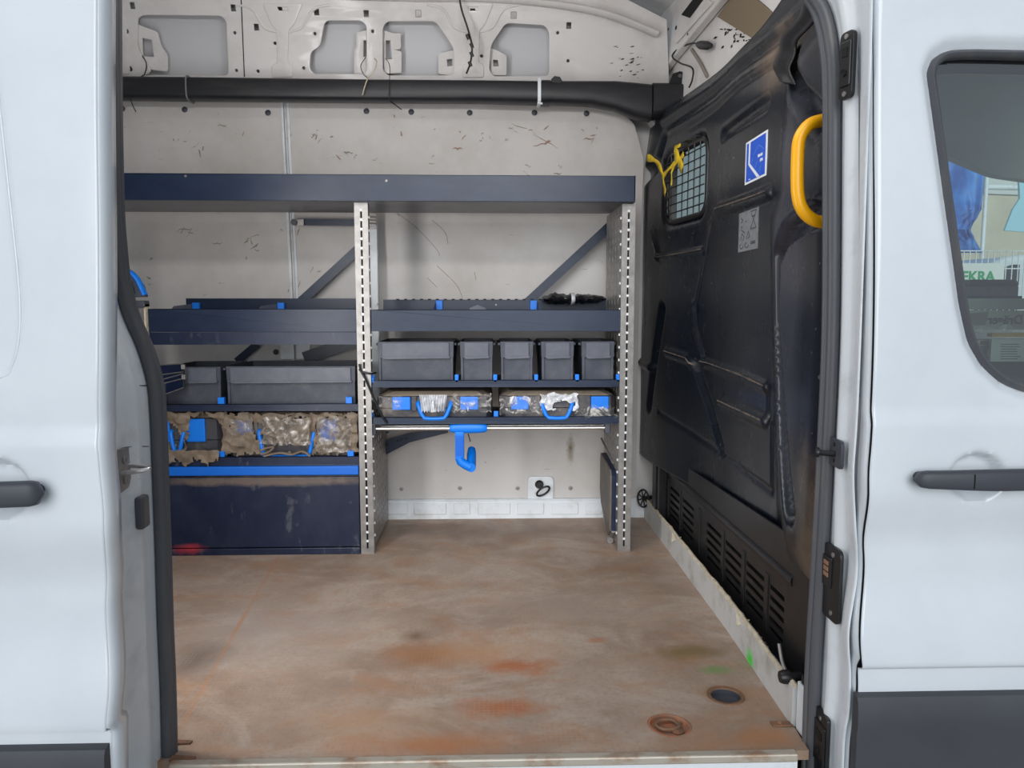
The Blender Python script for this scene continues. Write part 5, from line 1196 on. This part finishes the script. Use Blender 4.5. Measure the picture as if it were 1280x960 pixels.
op2 = [(239, 520), (262, 517), (274, 530), (277, 566), (232, 570), (236, 545)]
ragged((279, 515), (447, 571), YW, 'dirty_film', 'tan', k3, 1, lambda x, y: inpoly((x, y), op1) or y > 569-4*abs(math.sin(x*.2)) or y < 517 or (330 < x < 385 and 524 < y < 556) or (x > 398 and 523 < y < 562 and x < 438) or (290 < x < 314 and 525 < y < 541), label='torn brown dirty film')
ragged((328, 522), (387, 557), YW-.026, 'plastic_film', 'film_d', k3, 2, lambda x, y: y > 556, .010, label='dusty clear film over the handle')
ragged((396, 521), (440, 566), YW-.012, 'plastic_film', 'film_d', k3, 3, lambda x, y: False, .010, label='dusty clear film over the right latch')
ragged((288, 523), (316, 544), YW-.008, 'plastic_film', 'film_d', k3, 6, lambda x, y: False, .006)
op3 = [(195, 528), (206, 525), (222, 537), (232, 548), (228, 560), (200, 562)]
ragged((196, 515), (281, 572), YW, 'dirty_film', 'tan', k4, 4, lambda x, y: inpoly((x, y), op2) or (235 < x < 282 and y > 545) or (x > 262 and y > 532) or inpoly((x, y), op3), label='torn brown dirty film')
# film hanging over the shelf front
ragged((198, 563), (274, 586), YF-.004, 'film_overhang', 'tan', k4, 5, lambda x, y: y > 578+4*math.sin(x*.25)+2*math.sin(x*.9), .006, 40, 16)
MB().tube(smoothpath([at(x, y, YF+.006) for x, y in ((326, 563), (334, 560), (342, 559), (336, 565), (326, 568))], 4), .0035, 6).build('film_fold', 'tan', k3)
MB().tube(smoothpath([at(x, y, YF+.008) for x, y in ((330, 570), (350, 566), (365, 568), (378, 564), (388, 570))], 4), .0045, 6, 1.8).build('film_fold', 'tan', k3)
for px in (280, 440): MB().box((cpx(px)-.012, YF+.014, z3_), (cpx(px)+.010, YF+.030, z3_+.03)).build('bin_clip', 'blue', sl3, bevel=.0015, label='blue case clip')

# ---- blue clamp/hook on the rail
p0 = at(562, 537, YF+.02); p1 = at(609, 537, YF+.02); zc_ = ra[0].z+.002; xc = (p0.x+p1.x)/2; hl = (p1.x-p0.x)/2
hk = empty('rail_hook', (xc, YF+.03, zc_-.15), 'blue plastic hose hook hanging from the bright rail', 'hook')
S = []
for i in range(13):
    t = i/12*2-1; rr_ = .0185-.003*t*t if abs(t) < .95 else .012; S.append([Vector((xc+hl*t, YF+.03+rr_*1.1*math.copysign(abs(math.cos(w))**.7, math.cos(w)), zc_+rr_*math.copysign(abs(math.sin(w))**.7, math.sin(w)))) for w in [2*math.pi*k/18 for k in range(18)]])
MB().loft(S).build('clamp_sleeve', 'blue', hk, smooth=50)
sx0 = at(575, 560, YF+.02).x
def bxz(px, py, Y=YF+.02): return at(px, py, Y)
ztp = zc_-.012; zbt = at(575, 574, YF+.02).z
MB().box((sx0-.017, YF+.012, zbt), (sx0+.015, YF+.034, ztp)).build('stem', 'blue', hk, bevel=.003)
for k in range(13): z = at(575, 546+2.0*k, YF).z; MB().box((sx0-.015, YF+.008, z-.0016), (sx0+.013, YF+.013, z+.0014)).build('grip_rib', 'blue_strip', hk)
MB().tube([bxz(574, 572), bxz(576, 577), bxz(582, 581), bxz(588, 584)], [.0155, .0165, .0165, .0165], 14).build('lower_arm', 'blue', hk, smooth=60)
e = bxz(589, 583); MB().tube([e+Vector((0, -.012, -.002)), e+Vector((0, .004, 0)), e+Vector((0, .06, .032)), e+Vector((0, .085, .045))], [.0165, .017, .017, .014], 16).build('hook_tip', 'blue', hk, smooth=50)
wire('cable_tie', [at(585, 542, YF+.06), at(588, 552, YF+.06)], .002, 'black', 'short black cable tie tail beside the blue rail hook', 'cable tie')
wire('hanging_cable', [at(449, 455, YF-.012), at(452, 464, YF-.012), at(462, 467, YF-.01), at(470, 466, YF+.01)], .0035, 'black', 'short black cable curling round the middle upright beside the wide bin')
wire('hanging_cable', [at(449, 461, YF-.014), at(456, 472, YF-.012), at(466, 495, YF-.004), at(476, 517, YF+.0), at(484, 529, YF+.006)], .0042, 'black', 'black cable slanting from the middle upright past the left case')

# ---- black bag roll on the middle shelf
zr = at(700, 374, YF+.3).z
bag = empty('folded_bag', (at(715, 372, YF+.28).x, YF+.28, zr-.02), 'rolled black plastic bag with white band on the right middle shelf', 'bag')
S = []
for i in range(40):
    t = i/39; x = at(678, 367, YF+.28).x+(at(754, 367, YF+.28).x-at(678, 367, YF+.28).x)*t; h = .021*(1-.35*t)*min(1, .35+5*t, .35+6*(1-t)); S.append([])
    for k in range(20):
        w = 2*math.pi*k/20; q = Vector((x, YF+.26+.05*math.cos(w), zr+.0+h*math.sin(w))); nn = noise.noise(q*70)*.008+noise.noise(q*160)*.004; S[-1].append(q+Vector((0, math.cos(w), math.sin(w)))*nn)
bagm = mat('shiny_black_film', (22, 23, 26), .18, bump=.5, bscale=120); M['bagm'] = bagm
MB().loft(S).build('bag_roll', 'bagm', bag, smooth=30)
x = at(716, 367, YF+.22).x; MB().tube([Vector((x, YF+.26+.056*math.cos(a), zr+.024*math.sin(a))) for a in [2*math.pi*k/20 for k in range(22)]], .003, 6, 3, up=(1, 0, 0)).build('paper_band', 'tape', bag, smooth=60, label='white paper band') if False else MB().loft([[Vector((x+d, YF+.26+.057*math.cos(a), zr+.023*math.sin(a))) for a in [2*math.pi*k/20 for k in range(20)]] for d in (-.006, .008)], cap=False).build('paper_band', 'tape', bag, smooth=60, solid=.001, label='white paper band')

# ---- folded flap/step hung at the right side panel
fx0 = .414; fx1 = xw2-.004
ft = empty('folding_panel', ((fx0+fx1)/2, 2.8, .05), 'worn grey folding panel standing against the right upright', 'panel')
zA = at(756, 567, 2.88).z; zB_ = at(760, 645, 2.86).z
pts = [(2.90, zA), (2.68, zA-.02), (2.66, zA-.04), (2.66, .06), (2.70, .03), (2.88, .11), (2.91, .16), (2.91, zA-.02)]
MB().plate([(fx0+.020, y, z) for y, z in pts], (.008, 0, 0)).build('face_plate', 'seatflap', ft, bevel=.003)
MB().plate([(fx0+.028, y, z) for y, z in pts], (.018, 0, 0)).build('core', 'navy', ft)
MB().tube([(fx0+.035, 2.66, .06), (fx0+.035, 2.70, .03)], .008, 8).build('foot', 'galv', ft)
MB().tube([(fx0+.03, 2.70, .012), (fx0+.03, 2.72, .012)], .012, 12).build('roller', 'galv', ft)
MB().tube([(fx1-.01, 2.66, zA+.01), (fx1-.02, 2.88, zA+.06)], .004, 8).build('stay', 'galv', ft)

# ---- blue/black holder on the left end post
hb_ = empty('strap_holder', (xe-.01, YF, ez+.012), 'blue-edged black holder on top of the left end upright', 'holder')
MB().plate([at(x, y, YF-.012) for x, y in ((150, 372), (150, 338), (158, 341), (168, 346), (176, 356), (181, 371))], (0, .03, 0)).build('body', 'bin', hb_, bevel=.003)
MB().tube(smoothpath([at(x, y, YF-.0) for x, y in ((150, 338), (158, 338), (166, 343), (172, 350), (177, 360), (181, 369))], 4), .009, 8, 1.8).build('rim', 'blue', hb_, smooth=60, label='bright blue rim')
MB().plate([at(x, y, YF-.014) for x, y in ((158, 347), (165, 352), (169, 367), (158, 368))], (0, .002, 0)).build('opening', 'dark', hb_)

# ================================================================== CAB interior and yard beyond
cab = empty('trim_6', (1.5, 2.2, -.2), 'cab interior seen through the front door window', None, kind='structure')
zh0 = at(1240, 214, 2.9).z; zs0 = at(1240, 376, 2.9).z
MB().box((1.05, 1.35, 1.74), (2.4, 3.1, 1.77)).build('headliner', 'headliner', cab)
# far door with window opening
def fd(px, py): p = at(px, py, 2.95); return (p.x, p.z)
shape2d([(1.0, -.3), (2.9, -.3), (2.9, 1.76), (1.0, 1.76)], [roundpoly([(1.03, 1.50), fd(1130, 172), fd(1245, 220), fd(1330, 232), fd(1480, 238), fd(1500, 392), (1.03, fd(1150, 392)[1])], .03)], .05, Matrix(((1,0,0,0),(0,0,-1,2.97),(0,1,0,0),(0,0,0,1)))).build('far_door', 'headliner', cab)
MB().box((.8, 1.45, -.1), (1.25, 1.95, .35)).box((.78, 1.45, .35), (.92, 1.95, 1.05)).build('driver_seat', 'seat', cab, bevel=.04, seg=3)
MB().box((1.55, 1.42, .1), (2.5, 2.9, at(1240, 440, 2.0).z)).build('dashboard', 'seat', cab, bevel=.04, seg=3)
zd = at(1240, 440, 2.0).z
def dashbox(name, px0, px1, py0, py1, Y, th, m, label, cat, **k):
    a = at(px0, py1, Y); c = at(px1, py0, Y); return MB().box((a.x, Y, a.z), (c.x, Y+th, c.z)).build(name, m, None, label=label, cat=cat, **k)
Yd = 1.75
eq = dashbox('equipment_box', 1212, 1273, 352, 372, 2.3, .2, 'label', 'black-topped grey ribbed box seen through the cab window', 'box')
a = at(1213, 358, 2.29); c = at(1272, 351, 2.29); MB().box((a.x, 2.285, a.z), (c.x, 2.5, c.z+.004)).build('lid', 'black', eq, bevel=.008)
a = at(1209, 376, 2.29); c = at(1275, 370, 2.29); MB().box((a.x, 2.28, a.z-.0), (c.x, 2.5, c.z)).build('foot_strip', 'dark', eq)
bxo = dashbox('reflected_box', 1208, 1300, 388, 412, 2.0, .2, 'card', 'pale box standing in for a window reflection, with mirrored lettering', 'box')
a = at(1267, 400, 1.995); T = frame(Vector((a.x, 1.997, a.z)), (-1, 0, 0), (0, 0, 1))
text('nu Dräger', .034, T, .0003, .0006).build('lettering', 'mark', bxo)  # box and mirrored lettering imitate a reflection on the window glass
a = at(1208, 390, 1.99); MB().plate([at(x, y, 1.996) for x, y in ((1210, 392), (1236, 390), (1232, 406), (1212, 410))], (0, .002, 0)).build('printed_picture', 'scuff_d', bxo)
dashbox('grey_case', 1205, 1300, 373, 387, 2.15, .3, 'headliner', 'flat grey-beige case lying above the pale box behind the cab window', 'case')
pp = dashbox('paper_sheet', 1238, 1300, 424, 452, 1.85, .01, 'paper', 'white printed sheet low in the cab window', 'paper')
b = MB()
for k in range(7): a = at(1250+random.uniform(-1, 2), 430+3*k, 1.848); c = at(1274+random.uniform(-3, 2), 431+3*k, 1.848); b.box((a.x, 1.8485, a.z), (c.x, 1.8495, a.z-.0018))
b.build('printed_lines', 'mark', pp)
dashbox('ochre_folder', 1240, 1300, 416, 421, 1.84, .02, 'ochre', 'ochre folder edge above the white sheet in the cab window', 'folder')
lf = dashbox('leaflet', 1205, 1237, 425, 446, 1.88, .006, 'foam', 'small leaflet with maroon heading left of the white sheet', 'leaflet')
MB().plate([at(x, y, 1.878) for x, y in ((1226, 426), (1238, 426), (1236, 431), (1225, 431))], (0, -.002, 0)).build('heading', 'maroon', lf)
MB().plate([at(x, y, 1.878) for x, y in ((1224, 432), (1236, 432), (1232, 445), (1220, 445))], (0, -.001, 0)).build('heading', 'mark', lf)
bt_ = [at(1200, 404, 1.8), at(1216, 411, 1.8), at(1247, 413, 1.8)]
bo = MB().tube([at(1200, 407, 1.8), at(1208, 409, 1.8), at(1214, 411, 1.8), at(1244, 413, 1.8), at(1252, 412, 1.8), at(1262, 412, 1.8)], [.012, .014, .010, .010, .014, .012], 12).build('water_bottle', 'film', None, smooth=60, label='clear bottle lying behind the cab window glass', cat='bottle')

# yard: wall, tarp, pole, fence, cars, sign
YY = 8.4; FY = 6.0
MB().box((8.2, 13, -.66), (30, 13.4, 3.6)).build('yard_wall', 'beige', None, label='beige building wall at the far side of the yard', cat='wall')
tp = [(1120, 165), (1231, 170), (1230, 215), (1227, 262), (1218, 276), (1213, 288), (1218, 300), (1227, 316), (1120, 318)]
def tarp():
    b = MB(); n = 40; rows = [(150, 1231), (215, 1230), (240, 1228), (262, 1227), (276, 1218), (288, 1213), (300, 1219), (316, 1228)]
    P = []
    for i in range(n+1):
        t = i/n; row = []
        for j in range(41):
            y = 150+166*j/40; xe_ = next((a[1]+(c_[1]-a[1])*(y-a[0])/(c_[0]-a[0]) for a, c_ in zip(rows, rows[1:]) if a[0] <= y <= c_[0]), 1228)
            x = 1110+(xe_-1110)*t; d = math.hypot(x-1215, y-286); row.append(at(x, y, YY+.05*math.sin(x*.12+y*.03)+.04*math.sin(math.atan2(y-286, x-1216)*16)*math.exp(-d/40)))
        P.append(row)
    return b.grid(P)
tarp().build('tarpaulin', 'tarp', None, smooth=60, solid=.01, label='large blue tarpaulin pulled in at one side beyond the van', cat='tarpaulin')
a = at(1236, 200, YY); MB().cyl((a.x+.03, YY+.06, -.66), (a.x+.03, YY+.06, 3.0), .022, 12).build('steel_pole', 'strip', None, smooth=40, label='pale vertical pole right of the blue tarpaulin', cat='pole')
a = at(1236, 232, YY); MB().cyl((a.x, YY+.1, a.z), (a.x+2.5, YY+.1, a.z-.02), .03, 10).build('cross_rail', 'strip', None, smooth=40, label='white horizontal rail running right from the pale pole', cat='rail')
MB().plate([at(x, y, YY+1.2) for x, y in ((1232, 190), (1340, 190), (1340, 246), (1232, 242))], (0, .1, 0)).build('awning', 'headliner', None, label='grey-green awning above the white rail beyond the pole', cat='awning')
MB().plate([at(x, y, FY-.3) for x, y in ((1274, 222), (1282, 218), (1300, 220), (1310, 292), (1256, 288), (1266, 262), (1275, 248))], (0, .02, 0)).build('hanging_cloth', 'lightblue', None, label='pale blue cloth hanging at the right of the cab window', cat='cloth')
# fence
fn = empty('mesh_fence', at(1240, 370, FY), 'light wire mesh fence in front of the white car', 'fence')
fz1 = at(1240, 313, FY).z; fz0 = -.66; fx_a = at(1150, 340, FY).x; fx_b = at(1400, 340, FY).x
b = MB(); x = fx_a
while x < fx_b: b.box((x, FY, fz0), (x+.006, FY+.006, fz1)); x += .05
b.build('upright_wires', 'strip', fn, kind='stuff')
z = fz1
while z > fz0: MB().box((fx_a, FY-.005, z-.008), (fx_b, FY+.005, z)).build('cross_wire', 'strip', fn); z -= .14
# white car: body side outline extruded, with glass
def car(name, x0_, y0, L, H_, zg, label):
    r = empty(name, (x0_+L/2, y0+.85, zg), label, 'car')
    S = []
    body = [(0, .25), (.0, .55), (.05, .62), (.25, .66), (.75, .66), (1, .60), (1, .25)]
    pf = lambda pts, ya, yb_: MB().plate([(x0_+L*a, ya, zg+H_*b_) for a, b_ in pts], (0, yb_-ya, 0))
    pf([(0, .16), (.0, .50), (.02, .66), (.30, .70), (.92, .70), (.99, .62), (1, .16)], y0, y0+1.7).build('car_body', 'paint', r, bevel=.06, seg=3, smooth=40)
    pf([(.004, .64), (.016, .82), (.045, .94), (.09, .985), (.15, 1.0), (.90, 1.0), (.96, .66)], y0+.12, y0+1.58).build('car_roof', 'paint', r, bevel=.04, seg=3, smooth=40)
    for q in ([(.022, .72), (.035, .84), (.06, .92), (.10, .95), (.115, .95), (.115, .72)], [(.15, .70), (.15, .94), (.55, .94), (.55, .68)], [(.60, .68), (.60, .94), (.88, .94), (.91, .68)]): pf(q, y0+.105, y0+.13).build('car_window', 'tail', r)
    for a in (.2, .8): MB().cyl((x0_+L*a, y0-.02, zg+.3), (x0_+L*a, y0+.2, zg+.3), .3, 20).build('wheel', 'black', r, smooth=40)
    return r
a = at(1213, 330, 6.35); car('parked_van', a.x, 6.35, 4.4, at(1240, 316, 6.45).z+.66, -.66, 'white parked van behind the mesh fence')
sg = empty('name_board', at(1222, 360, FY-.05), 'pale board with green capital lettering on the fence beyond the cab', 'sign')
a = at(1150, 366, FY-.05); c = at(1256, 329, FY-.05); MB().box((a.x, FY-.05, a.z), (c.x, FY-.008, c.z)).build('board', 'paper', sg)
a = at(1217, 346, FY-.06); T = frame(Vector((a.x, FY-.052, a.z)), (1, 0, 0), (0, 0, 1))
text('DEKRA', .112, T, .002, .003).build('lettering', 'green', sg, label='green capital lettering')
a = at(1150, 371, FY-.4); c = at(1212, 362, FY-.4); MB().box((a.x, FY-.4, a.z), (c.x, FY-.36, c.z)).box((a.x+.05, FY-.36, -.66), (a.x+.1, FY-.32, c.z)).build('safety_rail', 'ochre', None, label='yellow rail end under the green lettered board', cat='rail')
